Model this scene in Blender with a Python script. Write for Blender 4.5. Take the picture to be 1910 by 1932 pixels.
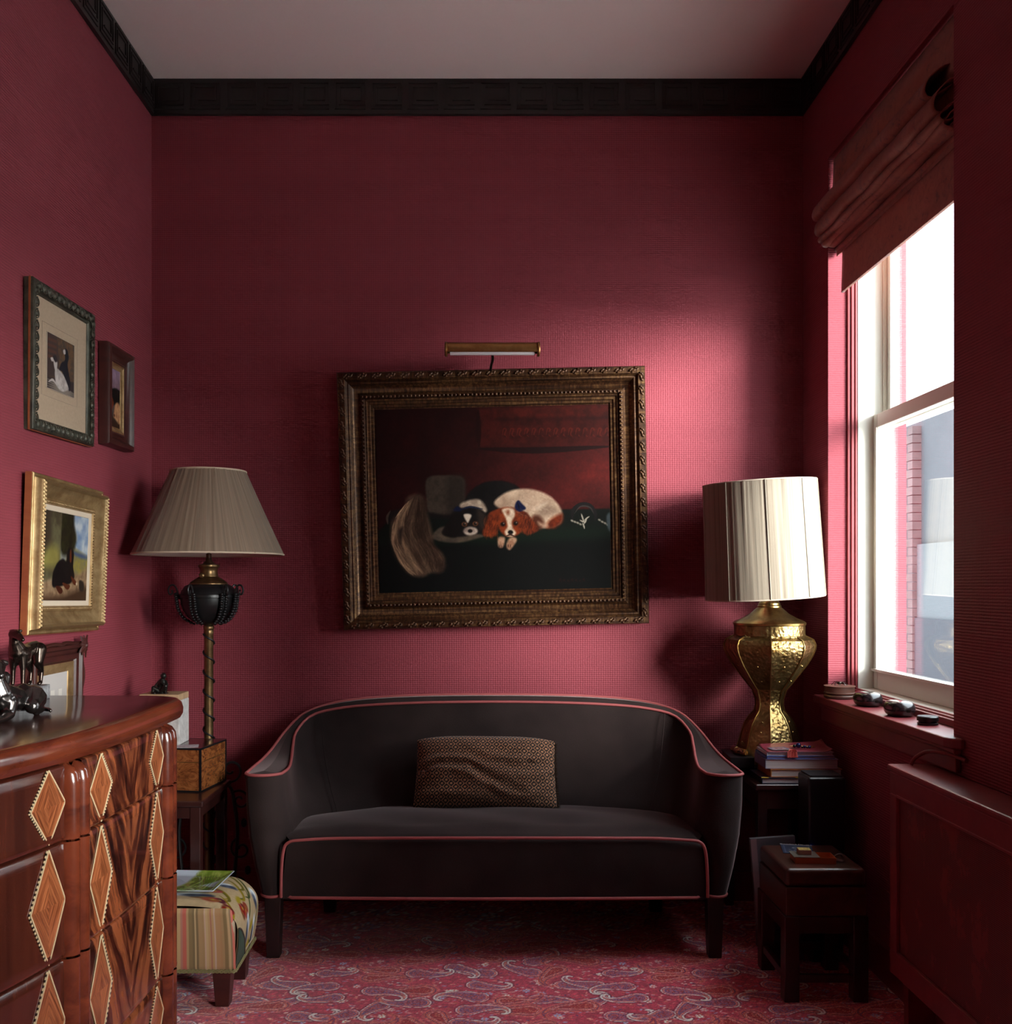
import bpy, math, random
import numpy as np
from mathutils import Matrix, Vector
for o in list(bpy.data.objects): bpy.data.objects.remove(o)
random.seed(7); rng = np.random.default_rng(7)
S = bpy.context.scene; COL = S.collection; R = math.radians
# ---------------- camera, sky, exposure ----------------
F, CX, HY, CAMZ = 1900.0, 910.0, 1105.0, 1.30
cd = bpy.data.cameras.new('camera'); cam = bpy.data.objects.new('camera', cd); COL.objects.link(cam)
cam.location = (0, 0, CAMZ); cam.rotation_euler = (R(90), 0, 0)
cd.sensor_width = 36; cd.lens = 36*F/1932; cd.shift_x = (955-CX)/1932; cd.shift_y = (HY-966)/1932; cd.clip_start = .02
S.camera = cam
S.cycles.max_bounces = 7; S.cycles.caustics_reflective = False; S.cycles.caustics_refractive = False
W = bpy.data.worlds.new('sky'); S.world = W; W.use_nodes = True
W.node_tree.nodes['Background'].inputs[0].default_value = (.88, .94, 1.0, 1)
_n, _l = W.node_tree.nodes, W.node_tree.links   # overcast sky: luminance rises from horizon to zenith as (1 + 2 sin e)
_c, _s, _m = _n.new('ShaderNodeTexCoord'), _n.new('ShaderNodeSeparateXYZ'), _n.new('ShaderNodeMapRange'); _m.clamp = True
_m.inputs[1].default_value = 0; _m.inputs[2].default_value = 1; _m.inputs[3].default_value = 3.9; _m.inputs[4].default_value = 11.7
_l.new(_c.outputs['Generated'], _s.inputs[0]); _l.new(_s.outputs[2], _m.inputs[0]); _l.new(_m.outputs[0], _n['Background'].inputs[1])
sl = bpy.data.lights.new('hazy_sun', 'SUN'); sl.energy = 15.0; sl.angle = R(27); sl.color = (1.0, .965, .92); sun = bpy.data.objects.new('hazy_sun', sl); COL.objects.link(sun)
sun.location = (6, -1, 4); sun.rotation_euler = Vector((-.735, .66, -.155)).to_track_quat('-Z', 'Y').to_euler()
S.view_settings.view_transform = 'Standard'; S.view_settings.look = 'None'
S.view_settings.gamma = 1; S.view_settings.use_curve_mapping = False; S.view_settings.exposure = 0.18
# ---------------- helpers ----------------
def lin(c):
    c = np.asarray(c, float)
    return np.where(c <= .04045, c/12.92, ((c+.055)/1.055)**2.4)
def hexc(h): return tuple(float(v) for v in lin([int(h[i:i+2], 16)/255 for i in (0, 2, 4)]))
class NT:
    def __init__(s, name):
        s.m = bpy.data.materials.new(name); s.m.use_nodes = True; s.t = s.m.node_tree
        s.b = s.t.nodes['Principled BSDF']; s.out = s.t.nodes['Material Output']
    def n(s, typ, props=None, **ins):
        nd = s.t.nodes.new(typ)
        for k, v in (props or {}).items(): setattr(nd, k, v)
        for k, v in ins.items():
            key = int(k[1:]) if k[0] == '_' else k.replace('__', ' ')
            s.set(nd.inputs[key], v)
        return nd
    def set(s, sock, v):
        if isinstance(v, bpy.types.Node): v = v.outputs[0]
        if isinstance(v, bpy.types.NodeSocket): s.t.links.new(v, sock)
        else:
            if sock.type == 'RGBA' and len(v) == 3: v = (*v, 1)
            sock.default_value = v
    def p(s, **ins):
        for k, v in ins.items(): s.set(s.b.inputs[k.replace('__', ' ')], v)
        return s
    def math(s, op, a, b=None, c=None):
        nd = s.n('ShaderNodeMath', {'operation': op}); s.set(nd.inputs[0], a)
        if b is not None: s.set(nd.inputs[1], b)
        if c is not None: s.set(nd.inputs[2], c)
        return nd
    def ramp(s, fac, stops, interp='LINEAR'):
        nd = s.n('ShaderNodeValToRGB'); nd.color_ramp.interpolation = interp; e = nd.color_ramp.elements
        while len(e) < len(stops): e.new(.5)
        for i, (q, c) in enumerate(stops): e[i].position = q; e[i].color = (*c, 1) if len(c) == 3 else c
        s.set(nd.inputs[0], fac); return nd
    def coords(s, scale=(1, 1, 1), rot=(0, 0, 0), kind='Object'):
        tc = s.n('ShaderNodeTexCoord'); return s.n('ShaderNodeMapping', None, Vector=tc.outputs[kind], Scale=scale, Rotation=rot)
    def noise(s, vec, scale, detail=3, rough=.55, dist=0):
        return s.n('ShaderNodeTexNoise', None, Vector=vec, Scale=scale, Detail=detail, Roughness=rough, Distortion=dist)
    def bump(s, h, strength=.3, dist=.002):
        b = s.n('ShaderNodeBump', None, Height=h, Strength=strength, Distance=dist); s.set(s.b.inputs['Normal'], b); return b
def plain(name, c, rough=.5, metal=0, coat=0, bump=0, bscale=60, spec=.5, vary=0):
    t = NT(name); t.p(Base__Color=c, Roughness=rough, Metallic=metal, Coat__Weight=coat)
    t.b.inputs['Specular IOR Level'].default_value = spec
    if vary:
        nz = t.noise(t.coords(), bscale*.4, 4)
        t.p(Base__Color=t.ramp(nz, [(.3, tuple(v*(1-vary) for v in c)), (.7, tuple(min(1, v*(1+vary)) for v in c))]))
    if bump: t.bump(t.noise(t.coords(), bscale, 4), bump, .003)
    return t.m
def wood(name, c1, c2, scale=(3, 3, 40), rough=.35, coat=.3, ns=1.0, c3=None):
    t = NT(name); v = t.coords(scale); nz = t.noise(v, ns, 5, .6, .6)
    st = [(.3, c1), (.7, c2)] if c3 is None else [(.25, c1), (.5, c2), (.75, c3)]
    t.p(Base__Color=t.ramp(nz, st), Roughness=rough, Coat__Weight=coat, Coat__Roughness=.1); t.bump(nz, .08, .001); return t.m
def vcol(name, rough=.8, coat=0, bump=0, bscale=300, sheen=0, spec=.3):
    t = NT(name); a = t.n('ShaderNodeVertexColor', {'layer_name': 'Col'})
    t.p(Base__Color=a.outputs['Color'], Roughness=rough, Coat__Weight=coat, Sheen__Weight=sheen); t.b.inputs['Specular IOR Level'].default_value = spec
    if bump: t.bump(t.noise(t.coords(), bscale, 3), bump, .002)
    return t.m
class MB:
    def __init__(s): s.v = []; s.f = []; s.mi = []
    def add(s, vs, fs, mi=0):
        n = len(s.v); s.v += [tuple(map(float, p)) for p in vs]; s.f += [tuple(i+n for i in f) for f in fs]; s.mi += [mi]*len(fs); return s
    def box(s, x0, x1, y0, y1, z0, z1, mi=0):
        return s.add([(x0,y0,z0),(x1,y0,z0),(x1,y1,z0),(x0,y1,z0),(x0,y0,z1),(x1,y0,z1),(x1,y1,z1),(x0,y1,z1)],
            [(0,3,2,1),(4,5,6,7),(0,1,5,4),(1,2,6,5),(2,3,7,6),(3,0,4,7)], mi)
    def hexa(s, bot, top, mi=0):
        return s.add(list(bot)+list(top), [(0,3,2,1),(4,5,6,7),(0,1,5,4),(1,2,6,5),(2,3,7,6),(3,0,4,7)], mi)
    def bar(s, p, q, w, h, up=(0, 0, 1)):
        p, q, up = Vector(p), Vector(q), Vector(up); d = (q-p).normalized(); a = d.cross(up).normalized()*w/2; b = a.cross(d).normalized()*h/2
        return s.hexa([p-a-b, p+a-b, q+a-b, q-a-b], [p-a+b, p+a+b, q+a+b, q-a+b])
    def rings(s, rs, closed=True, caps=True, wrap=False, mi=0):
        n = len(rs[0]); vs = [p for r in rs for p in r]; fs = []
        m = len(rs)
        for i in range(m if wrap else m-1):
            for j in range(n if closed else n-1):
                a, b = i*n+j, i*n+(j+1) % n; c, d = ((i+1) % m)*n+(j+1) % n, ((i+1) % m)*n+j; fs.append((a, b, c, d))
        if caps and closed and not wrap: fs += [tuple(range(n-1, -1, -1)), tuple(range((m-1)*n, m*n))]
        return s.add(vs, fs, mi)
    def lathe(s, prof, n=32, c=(0, 0, 0), rot=0, caps=True):
        return s.rings([[(c[0]+r*math.cos(rot+2*math.pi*k/n), c[1]+r*math.sin(rot+2*math.pi*k/n), c[2]+z) for k in range(n)] for r, z in prof], caps=caps)
    def tube(s, pts, r, n=8, closed=False, caps=True, flat=1.0):
        P = [Vector(p) for p in pts]; m = len(P); rs = r if hasattr(r, '__len__') else [r]*m; out = []; nrm = None
        for i in range(m):
            a = P[(i-1) % m] if closed or i else P[0]; b = P[(i+1) % m] if closed or i < m-1 else P[-1]
            t = (b-a)
            t = t.normalized() if t.length > 1e-9 else Vector((0, 0, 1))
            if nrm is None: nrm = t.orthogonal().normalized()
            nrm = nrm - t*nrm.dot(t); nrm = nrm.normalized() if nrm.length > 1e-6 else t.orthogonal().normalized()
            bi = t.cross(nrm)
            out.append([P[i] + nrm*rs[i]*math.cos(2*math.pi*k/n) + bi*rs[i]*flat*math.sin(2*math.pi*k/n) for k in range(n)])
        return s.rings(out, caps=caps and not closed, wrap=closed)
    def ball(s, c, r, nu=12, nv=8):
        rx, ry, rz = r if hasattr(r, '__len__') else (r, r, r); vs = [(c[0], c[1], c[2]-rz)]; fs = []
        for i in range(1, nv):
            a = -math.pi/2+math.pi*i/nv
            for j in range(nu):
                b = 2*math.pi*j/nu; vs.append((c[0]+rx*math.cos(a)*math.cos(b), c[1]+ry*math.cos(a)*math.sin(b), c[2]+rz*math.sin(a)))
        vs.append((c[0], c[1], c[2]+rz)); T = len(vs)-1
        for j in range(nu):
            k = (j+1) % nu; fs.append((0, 1+k, 1+j)); fs.append((T, T-nu+j, T-nu+k))
            for i in range(nv-2): a = 1+i*nu; fs.append((a+j, a+k, a+nu+k, a+nu+j))
        return s.add(vs, fs)
    def caps(s, p, q, r0, r1, n=10):
        p, q = Vector(p), Vector(q); d = q-p; L = d.length
        if L < 1e-6: return s.ball(p, r0)
        d.normalize(); a = d.orthogonal().normalized(); b = d.cross(a); rs = []
        prof = [(-r0*math.cos(t), r0*math.sin(t)) for t in (.15, .6, 1.1)]+[(0, r0), (L, r1)]+[(L+r1*math.cos(t), r1*math.sin(t)) for t in (1.1, .6, .15)]
        for h, r in prof: rs.append([p+d*h+a*r*math.cos(2*math.pi*k/n)+b*r*math.sin(2*math.pi*k/n) for k in range(n)])
        return s.rings(rs)
    def chain(s, pts, rs):
        for i in range(len(pts)-1): s.caps(pts[i], pts[i+1], rs[i], rs[i+1])
        return s
    def prism(s, poly, z0, z1, axis='z', mi=0):
        n = len(poly); f = {'z': lambda a, b, c: (a, b, c), 'y': lambda a, b, c: (a, c, b), 'x': lambda a, b, c: (c, a, b)}[axis]
        vs = [f(a, b, z0) for a, b in poly]+[f(a, b, z1) for a, b in poly]
        return s.add(vs, [tuple(range(n-1, -1, -1)), tuple(range(n, 2*n))]+[(i, (i+1) % n, n+(i+1) % n, n+i) for i in range(n)], mi)
    def xf(s, M):
        s.v = [tuple(M @ Vector(p)) for p in s.v]; return s
    def build(s, name, mat, parent=None, smooth=None, bevel=0, org=(0, 0, 0), seg=2, loc=None):
        me = bpy.data.meshes.new(name); me.from_pydata([(a-org[0], b-org[1], c-org[2]) for a, b, c in s.v], [], s.f)
        for m in (mat if isinstance(mat, (list, tuple)) else [mat]): me.materials.append(m)
        if any(s.mi): me.polygons.foreach_set('material_index', s.mi)
        if smooth is not None:
            me.polygons.foreach_set('use_smooth', [True]*len(me.polygons)); me.set_sharp_from_angle(angle=R(smooth))
        me.validate(); me.update()
        o = bpy.data.objects.new(name, me); COL.objects.link(o)
        if parent: o.parent = parent
        if loc: o.location = loc
        if bevel:
            b = o.modifiers.new('bevel', 'BEVEL'); b.width = bevel; b.segments = seg; b.limit_method = 'ANGLE'; b.angle_limit = R(35); b.harden_normals = smooth is not None
        return o
def remesh(o, vox, it=4):
    m = o.modifiers.new('r', 'REMESH'); m.mode = 'VOXEL'; m.voxel_size = vox; m.use_smooth_shade = True
    k = o.modifiers.new('s', 'SMOOTH'); k.factor = .5; k.iterations = it; return o
def tag(o, label=None, cat=None, group=None, kind=None):
    for k, v in (('label', label), ('category', cat), ('group', group), ('kind', kind)):
        if v: o[k] = v
    return o
def thing(name, label, cat, loc=(0, 0, 0), rotz=0, group=None, rot=None):
    o = bpy.data.objects.new(name, None); COL.objects.link(o); o.location = loc; o.rotation_euler = rot or (0, 0, rotz); o.empty_display_size = .05
    return tag(o, label, cat, group)
def inst(o, parent, loc, rot=(0, 0, 0), scale=(1, 1, 1)):
    c = o.copy(); COL.objects.link(c); c.parent = parent; c.location = loc; c.rotation_euler = rot; c.scale = scale; return c
def gridobj(name, X, Y, Z, RGB, mat, parent=None, smooth=True, solid=0):
    """one quad grid with a colour at each vertex (RGB given as sRGB 0..1)"""
    nv, nu = X.shape; me = bpy.data.meshes.new(name); N = nu*nv
    co = np.stack([X, Y, Z], -1).reshape(-1).astype(np.float32)
    i = np.arange(N).reshape(nv, nu); q = np.stack([i[:-1, :-1], i[:-1, 1:], i[1:, 1:], i[1:, :-1]], -1).reshape(-1).astype(np.int32); nf = len(q)//4
    me.vertices.add(N); me.vertices.foreach_set('co', co); me.loops.add(nf*4); me.loops.foreach_set('vertex_index', q)
    me.polygons.add(nf); me.polygons.foreach_set('loop_start', np.arange(0, nf*4, 4, dtype=np.int32)); me.polygons.foreach_set('loop_total', np.full(nf, 4, np.int32))
    me.polygons.foreach_set('use_smooth', np.full(nf, smooth, bool)); me.update(calc_edges=True)
    if RGB is not None:
        a = me.color_attributes.new('Col', 'FLOAT_COLOR', 'POINT'); c = np.ones((N, 4), np.float32); c[:, :3] = lin(np.clip(RGB, 0, 1)).reshape(-1, 3)
        a.data.foreach_set('color', c.reshape(-1))
    me.materials.append(mat); o = bpy.data.objects.new(name, me); COL.objects.link(o)
    if parent: o.parent = parent
    if solid: m = o.modifiers.new('t', 'SOLIDIFY'); m.thickness = solid; m.offset = 0
    return o
def spline(pts, n, closed=False):
    P = np.array(pts, float); m = len(P)
    if closed: P = np.concatenate([P[-1:], P, P[:2]]); segs = m
    else: P = np.concatenate([2*P[:1]-P[1:2], P, 2*P[-1:]-P[-2:-1]]); segs = m-1
    out = []
    for t in np.linspace(0, segs, n, endpoint=not closed):
        i = min(int(t), segs-1); u = t-i; a, b, c, d = P[i:i+4]
        out.append(.5*(2*b+(c-a)*u+(2*a-5*b+4*c-d)*u*u+(3*b-a-3*c+d)*u**3))
    return np.array(out)
def at(px, py, Y): return ((px-CX)*Y/F, Y, CAMZ-(py-HY)*Y/F)
def vnoise(x, y, seed=0):
    """smooth value noise for arrays"""
    xi, yi = np.floor(x).astype(int), np.floor(y).astype(int); fx, fy = x-xi, y-yi; fx = fx*fx*(3-2*fx); fy = fy*fy*(3-2*fy)
    def h(a, b):
        n = (a*374761393+b*668265263+seed*1442695041) & 0x7fffffff; n = ((n ^ (n >> 13))*1274126177) & 0x7fffffff; return ((n ^ (n >> 16)) & 0xffff)/65535.
    return (h(xi, yi)*(1-fx)+h(xi+1, yi)*fx)*(1-fy)+(h(xi, yi+1)*(1-fx)+h(xi+1, yi+1)*fx)*fy
def fbm(x, y, seed=0, o=4): return sum(vnoise(x*2**k, y*2**k, seed+k)/2**(k+1) for k in range(o))
# ---- a small painter for flat pictures: colours kept as sRGB on a raster, later carried by the mesh ----
class Paint:
    def __init__(s, w, h, base, tf=None):
        s.w, s.h = w, h; s.a = np.zeros((h, w, 3)); s.a[:] = base; s.tf = tf or (lambda x, y: (x, y))
        s.J, s.I = np.meshgrid(np.arange(w)+.5, np.arange(h)+.5)
    def T(s, p):
        x, y = s.tf(np.array([q[0] for q in p], float), np.array([q[1] for q in p], float)); return np.stack([x*s.w, y*s.h], -1)
    def blend(s, sl, al, c):
        al = al[..., None]; s.a[sl] = s.a[sl]*(1-al)+np.asarray(c, float)*al
    def poly(s, pts, c, soft=1.2, smooth=True, alpha=1, n=60, c2=None, seed=1, ns=.15):
        P = s.T(pts)
        if smooth: P = spline(P, n, True)
        x0, y0 = np.floor(P.min(0)-soft*2-1).astype(int); x1, y1 = np.ceil(P.max(0)+soft*2+1).astype(int)
        x0, y0, x1, y1 = max(x0, 0), max(y0, 0), min(x1, s.w), min(y1, s.h)
        if x1 <= x0 or y1 <= y0: return s
        sl = (slice(y0, y1), slice(x0, x1)); X, Y = s.J[sl], s.I[sl]; d = np.full(X.shape, 1e9); ins = np.zeros(X.shape, bool)
        for i in range(len(P)):
            a, b = P[i], P[(i+1) % len(P)]; e = b-a; L = max(e@e, 1e-9); t = np.clip(((X-a[0])*e[0]+(Y-a[1])*e[1])/L, 0, 1)
            d = np.minimum(d, np.hypot(X-a[0]-t*e[0], Y-a[1]-t*e[1]))
            if abs(e[1]) > 1e-9: ins ^= ((a[1] > Y) != (b[1] > Y)) & (X < (Y-a[1])*e[0]/e[1]+a[0])
        sd = np.where(ins, d, -d); al = np.clip(sd/soft*.5+.5, 0, 1)*alpha
        if c2 is not None:
            k = np.clip((fbm(X*ns, Y*ns, seed)-.3)*2.5, 0, 1)[..., None]; cc = np.asarray(c, float)*(1-k)+np.asarray(c2, float)*k; al = al[..., None]; s.a[sl] = s.a[sl]*(1-al)+cc*al
        else: s.blend(sl, al, c)
        return s
    def ell(s, x, y, rx, ry, c, ang=0, soft=1.2, alpha=1, c2=None, seed=1, ns=.15):
        t = np.linspace(0, 2*math.pi, 28, endpoint=False); ca, sa = math.cos(ang), math.sin(ang)
        return s.poly([(x+rx*math.cos(k)*ca-ry*math.sin(k)*sa, y+rx*math.cos(k)*sa+ry*math.sin(k)*ca) for k in t], c, soft, False, alpha, c2=c2, seed=seed, ns=ns)
    def stroke(s, pts, w, c, alpha=1, n=24, soft=.8):
        P = spline(s.T(pts), n); x0, y0 = np.floor(P.min(0)-w-2).astype(int); x1, y1 = np.ceil(P.max(0)+w+2).astype(int)
        x0, y0, x1, y1 = max(x0, 0), max(y0, 0), min(x1, s.w), min(y1, s.h)
        if x1 <= x0 or y1 <= y0: return s
        sl = (slice(y0, y1), slice(x0, x1)); X, Y = s.J[sl], s.I[sl]; al = np.zeros(X.shape)
        for i in range(len(P)-1):
            a, b = P[i], P[i+1]; e = b-a; L = max(e@e, 1e-9); t = np.clip(((X-a[0])*e[0]+(Y-a[1])*e[1])/L, 0, 1)
            ww = w*(1-.75*abs((i+t)/(len(P)-1)*2-1)**2); al = np.maximum(al, np.clip((ww-np.hypot(X-a[0]-t*e[0], Y-a[1]-t*e[1]))/soft+.5, 0, 1))
        s.blend(sl, al*alpha, c); return s
    def grad(s, f):
        U, V = s.J/s.w, s.I/s.h; s.a = f(s.a, U, V); return s
    def mottle(s, k, sc=.05, seed=3):
        s.a *= (1+k*(fbm(s.J*sc, s.I*sc, seed)-.5)*2)[..., None]; return s
    def obj(s, name, w, h, mat, parent, y=0, cz=0, cx=0):
        U, V = s.J/s.w-.5, .5-s.I/s.h; U = (U-U.min())/(U.max()-U.min())-.5; V = (V-V.min())/(V.max()-V.min())-.5
        return gridobj(name, cx+U[::-1]*w, np.full_like(U, y), cz+V[::-1]*h, s.a[::-1], mat, parent)
# ---------------- the room ----------------
XL, XR, YB, YF, ZC = -1.3674, 1.328, 4.1635, -1.6, 3.3905
WIN = (2.835, 3.864, .8785, 2.937)          # window opening: y0, y1, z0, z1
WALLC = (.268, .049, .066)
def paper(name, ax):
    t = NT(name); tc = t.n('ShaderNodeTexCoord'); v = tc.outputs['Object']; sp = t.n('ShaderNodeSeparateXYZ', None, Vector=v)
    u = sp.outputs[ax]; z = sp.outputs[2]
    wob = t.noise(t.coords((75, 75, 75)), 1, 3); wz = t.math('MULTIPLY_ADD', wob, 2.2, t.math('MULTIPLY', z, 2*math.pi/.0085)); wu = t.math('MULTIPLY_ADD', wob, 2.2, t.math('MULTIPLY', u, 2*math.pi/.0095))
    a = t.math('SINE', wz); b = t.math('SINE', wu); weave = t.math('ADD', t.math('MULTIPLY', a, .8), t.math('MULTIPLY', b, .5 if ax == 0 else .18))
    fine = t.noise(t.coords((1, 1, 1)), 160, 3, .6); big = t.noise(t.coords((.8, .8, 2.2)), 2.2, 3, .5)
    h = t.math('ADD', weave, t.math('MULTIPLY', fine, 1.1))
    fac = t.math('ADD', t.math('MULTIPLY', h, .10), t.math('MULTIPLY_ADD', big, .35, .28))
    c = WALLC
    t.p(Base__Color=t.ramp(fac, [(.2, tuple(x*.74 for x in c)), (.75, tuple(x*1.18 for x in c))]), Roughness=.62)
    t.b.inputs['Specular IOR Level'].default_value = .22; t.bump(h, .42, .0016); return t.m
M = {}
M['paper_b'] = paper('grasscloth_back', 0); M['paper_s'] = paper('grasscloth_side', 1)
M['ceil'] = plain('ceiling_paint', (.86, .72, .69), .85, bump=.12, bscale=25)
M['trimred'] = plain('burgundy_paint', (.24, .036, .042), .36, bump=.06, bscale=40, vary=.12)
M['cornice'] = plain('cornice_black', (.020, .0155, .0145), .42, bump=.08, bscale=50)
M['black'] = plain('black_gloss', (.008, .007, .008), .3)
M['white_al'] = plain('cream_window_paint', (.72, .70, .62), .4)
def struct(mb, name, mat, **k): return tag(mb.build(name, mat, **k), kind='structure')
struct(MB().box(XL-.12, XR+.4, YB, YB+.12, -.05, ZC+.1), 'wall_back', M['paper_b'])
struct(MB().box(XL-.12, XL, YF, YB, -.05, ZC+.1), 'wall_left', M['paper_s'])
XO = XR+.30
y0, y1, z0, z1 = WIN
NW = (.05, 1.15)     # unseen second window, added beside the camera to light chest and left wall
wr = MB().box(XR, XO, y1, YB, -.05, ZC+.1).box(XR, XO, NW[1], y0, -.05, ZC+.1).box(XR, XO, y0, y1, -.05, z0-.03).box(XR, XO, y0, y1, z1, ZC+.1)
wr.box(XR, XO, YF, NW[0], -.05, ZC+.1).box(XR, XO, NW[0], NW[1], -.05, z0-.03).box(XR, XO, NW[0], NW[1], 2.25, ZC+.1)
struct(wr, 'wall_right', M['paper_s'])
struct(MB().box(XL-.12, XR+.4, YF-.12, YF, -.05, ZC+.1), 'wall_front', M['paper_b'])
struct(MB().box(XL-.12, XO, YF, YB+.12, ZC, ZC+.1), 'ceiling', M['ceil'])
# ---- carpet: paisley woven pile, colours carried by the mesh ----
TS, TN = .96, 480
def paisley():
    base = np.array([.67, .235, .30]); A = np.zeros((TN, TN, 3)); yy, xx = np.meshgrid(np.arange(TN), np.arange(TN), indexing='ij'); px = TS/TN
    n = fbm(xx*.22, yy*.22, 5)[..., None]; A[:] = base*(.78+.45*n)
    # little dashes, buds and leaves
    r = np.random.default_rng(11)
    cols = [(.80,.66,.66), (.62,.62,.74), (.86,.60,.52), (.30,.22,.36), (.90,.82,.76), (.72,.36,.30), (.82,.50,.48)]
    def put(cx, cy, rx, ry, an, c, al=1.0):
        k = int(max(rx, ry)/px)+3; ix = (np.arange(-k, k+1)+int(cx/px)) % TN; iy = (np.arange(-k, k+1)+int(cy/px)) % TN
        X, Y = np.meshgrid((np.arange(-k, k+1))*px, (np.arange(-k, k+1))*px); ca, sa = math.cos(an), math.sin(an)
        u, v = X*ca+Y*sa, -X*sa+Y*ca; d = np.hypot(u/rx, v/ry); m = np.clip((1.15-d)*3, 0, 1)[..., None]*al; q = np.ix_(iy, ix); A[q] = A[q]*(1-m)+np.array(c)*m
    for i in range(1700):
        put(r.random()*TS, r.random()*TS, .003+.007*r.random(), .0018+.0022*r.random(), r.choice([0, .35, -.35, .7])+r.normal()*.3, cols[r.integers(7)], .8)
    for i in range(120):
        cx, cy, a0 = r.random()*TS, r.random()*TS, r.random()*6
        for k in range(6): put(cx+.008*math.cos(a0+k*1.05), cy+.008*math.sin(a0+k*1.05), .006, .0035, a0+k*1.05, cols[[0, 4, 1][i % 3]])
        put(cx, cy, .004, .004, 0, (.75, .35, .25))
    pts = []
    while len(pts) < 58:
        p = r.random(2)*TS
        if all(np.hypot(*((p-q+TS/2) % TS-TS/2)) > .088 for q in pts) or r.random() < .004: pts.append(p)
    for i, p in enumerate(pts):
        pale = i % 2 == 0; sc = .030+.008*r.random() if pale else .036+.010*r.random(); th = r.choice([.2, -.2, math.pi-.2, math.pi+.2])+r.normal()*.35; mir = r.choice([-1, 1])
        # centre line: head then a curling tail
        c = []; x = y = 0.; a = 0.; N = 46
        for k in range(N):
            t = k/(N-1); c.append((x, y, sc*.95*(1-t)**1.15+.0016)); st = sc*.108; a += .008+.30*t**3.0; x += st*math.cos(a); y += st*math.sin(a)*mir
        c = np.array(c); k = int(sc*4.2/px); ix = (np.arange(-k, k+1)+int(p[0]/px)) % TN; iy = (np.arange(-k, k+1)+int(p[1]/px)) % TN
        X, Y = np.meshgrid(np.arange(-k, k+1)*px, np.arange(-k, k+1)*px); ca, sa = math.cos(th), math.sin(th); u, v = X*ca+Y*sa, -X*sa+Y*ca
        D = np.hypot(u[..., None]-c[:, 0], v[..., None]-c[:, 1])-c[:, 2]; j = D.argmin(-1); d = D.min(-1); tt = j/(N-1)
        q = np.ix_(iy, ix); T = A[q]
        def lay(m, col, al=1.0):
            nonlocal T
            m = (m*al)[..., None]; T = T*(1-m)+np.array(col)*m
        band = lambda d0, w: np.clip(1.5-np.abs(d-d0)/w, 0, 1)
        inside = np.clip(-d/.002, 0, 1); nn = fbm(X*420+i*17, Y*420, i)
        if pale:
            lay(inside, (.50, .14, .22)); lay(inside*(nn > .52), (.78, .42, .38), .7); lay(inside*(nn < .40), (.52, .50, .66), .6)
            lay(band(-.0075, .0016), (.80, .48, .42)); lay(band(-.0125, .0014), (.40, .32, .48)); lay(band(.005, .0016), (.34, .10, .20), .8)
            lay(np.clip(1.3-np.abs(d+.0005)/(.0014+.0022*np.clip(tt*1.6-.4, 0, 1)), 0, 1), (.88, .83, .79))
            put(p[0]-.3*sc*ca*0, p[1], sc*.28, sc*.2, th, (.85, .62, .5), 0)
        else:
            lay(inside, (.60, .16, .18)); 
            for q0, cc in ((-.001, (.78, .40, .36)), (-.0065, (.44, .24, .40)), (-.0115, (.80, .44, .36)), (-.017, (.74, .56, .58)), (-.023, (.52, .12, .18))): lay(band(q0, .0016), cc, .9)
            lay(inside*(nn > .6), (.85, .60, .48), .6); lay(band(.0045, .0016), (.74, .40, .40), .7)
        A[q] = T
    A *= 1.2*(.86+.28*np.random.default_rng(2).random((TN, TN)))[..., None]
    return A
PA = paisley()
def carpet_rgb(X, Y):
    i = np.floor((Y % TS)/TS*TN).astype(int) % TN; j = np.floor((X % TS)/TS*TN).astype(int) % TN; return PA[i, j]
M['carpet'] = vcol('paisley_carpet', .92, bump=.35, bscale=420, sheen=.25, spec=.1)
fl = tag(bpy.data.objects.new('floor', None), kind='structure'); COL.objects.link(fl)
def carp(xa, xb, ya, yb, st):
    X, Y = np.meshgrid(np.linspace(xa, xb, int((xb-xa)/st)+1), np.linspace(ya, yb, int((yb-ya)/st)+1)); gridobj('carpet', X, Y, np.zeros_like(X), carpet_rgb(X, Y), M['carpet'], fl)
carp(-.98, XR, 2.78, 3.80, .003); carp(XL, XR, 3.80, YB, .009); carp(XL, -.98, 2.78, 3.80, .012); carp(XL, XR, 2.0, 2.78, .007); carp(XL, XR, YF, 2.0, .012)
MB().box(XL-.1, XO, YF-.1, YB+.1, -.06, -.004).build('subfloor', plain('subfloor', (.1, .06, .05)), fl)
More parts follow.
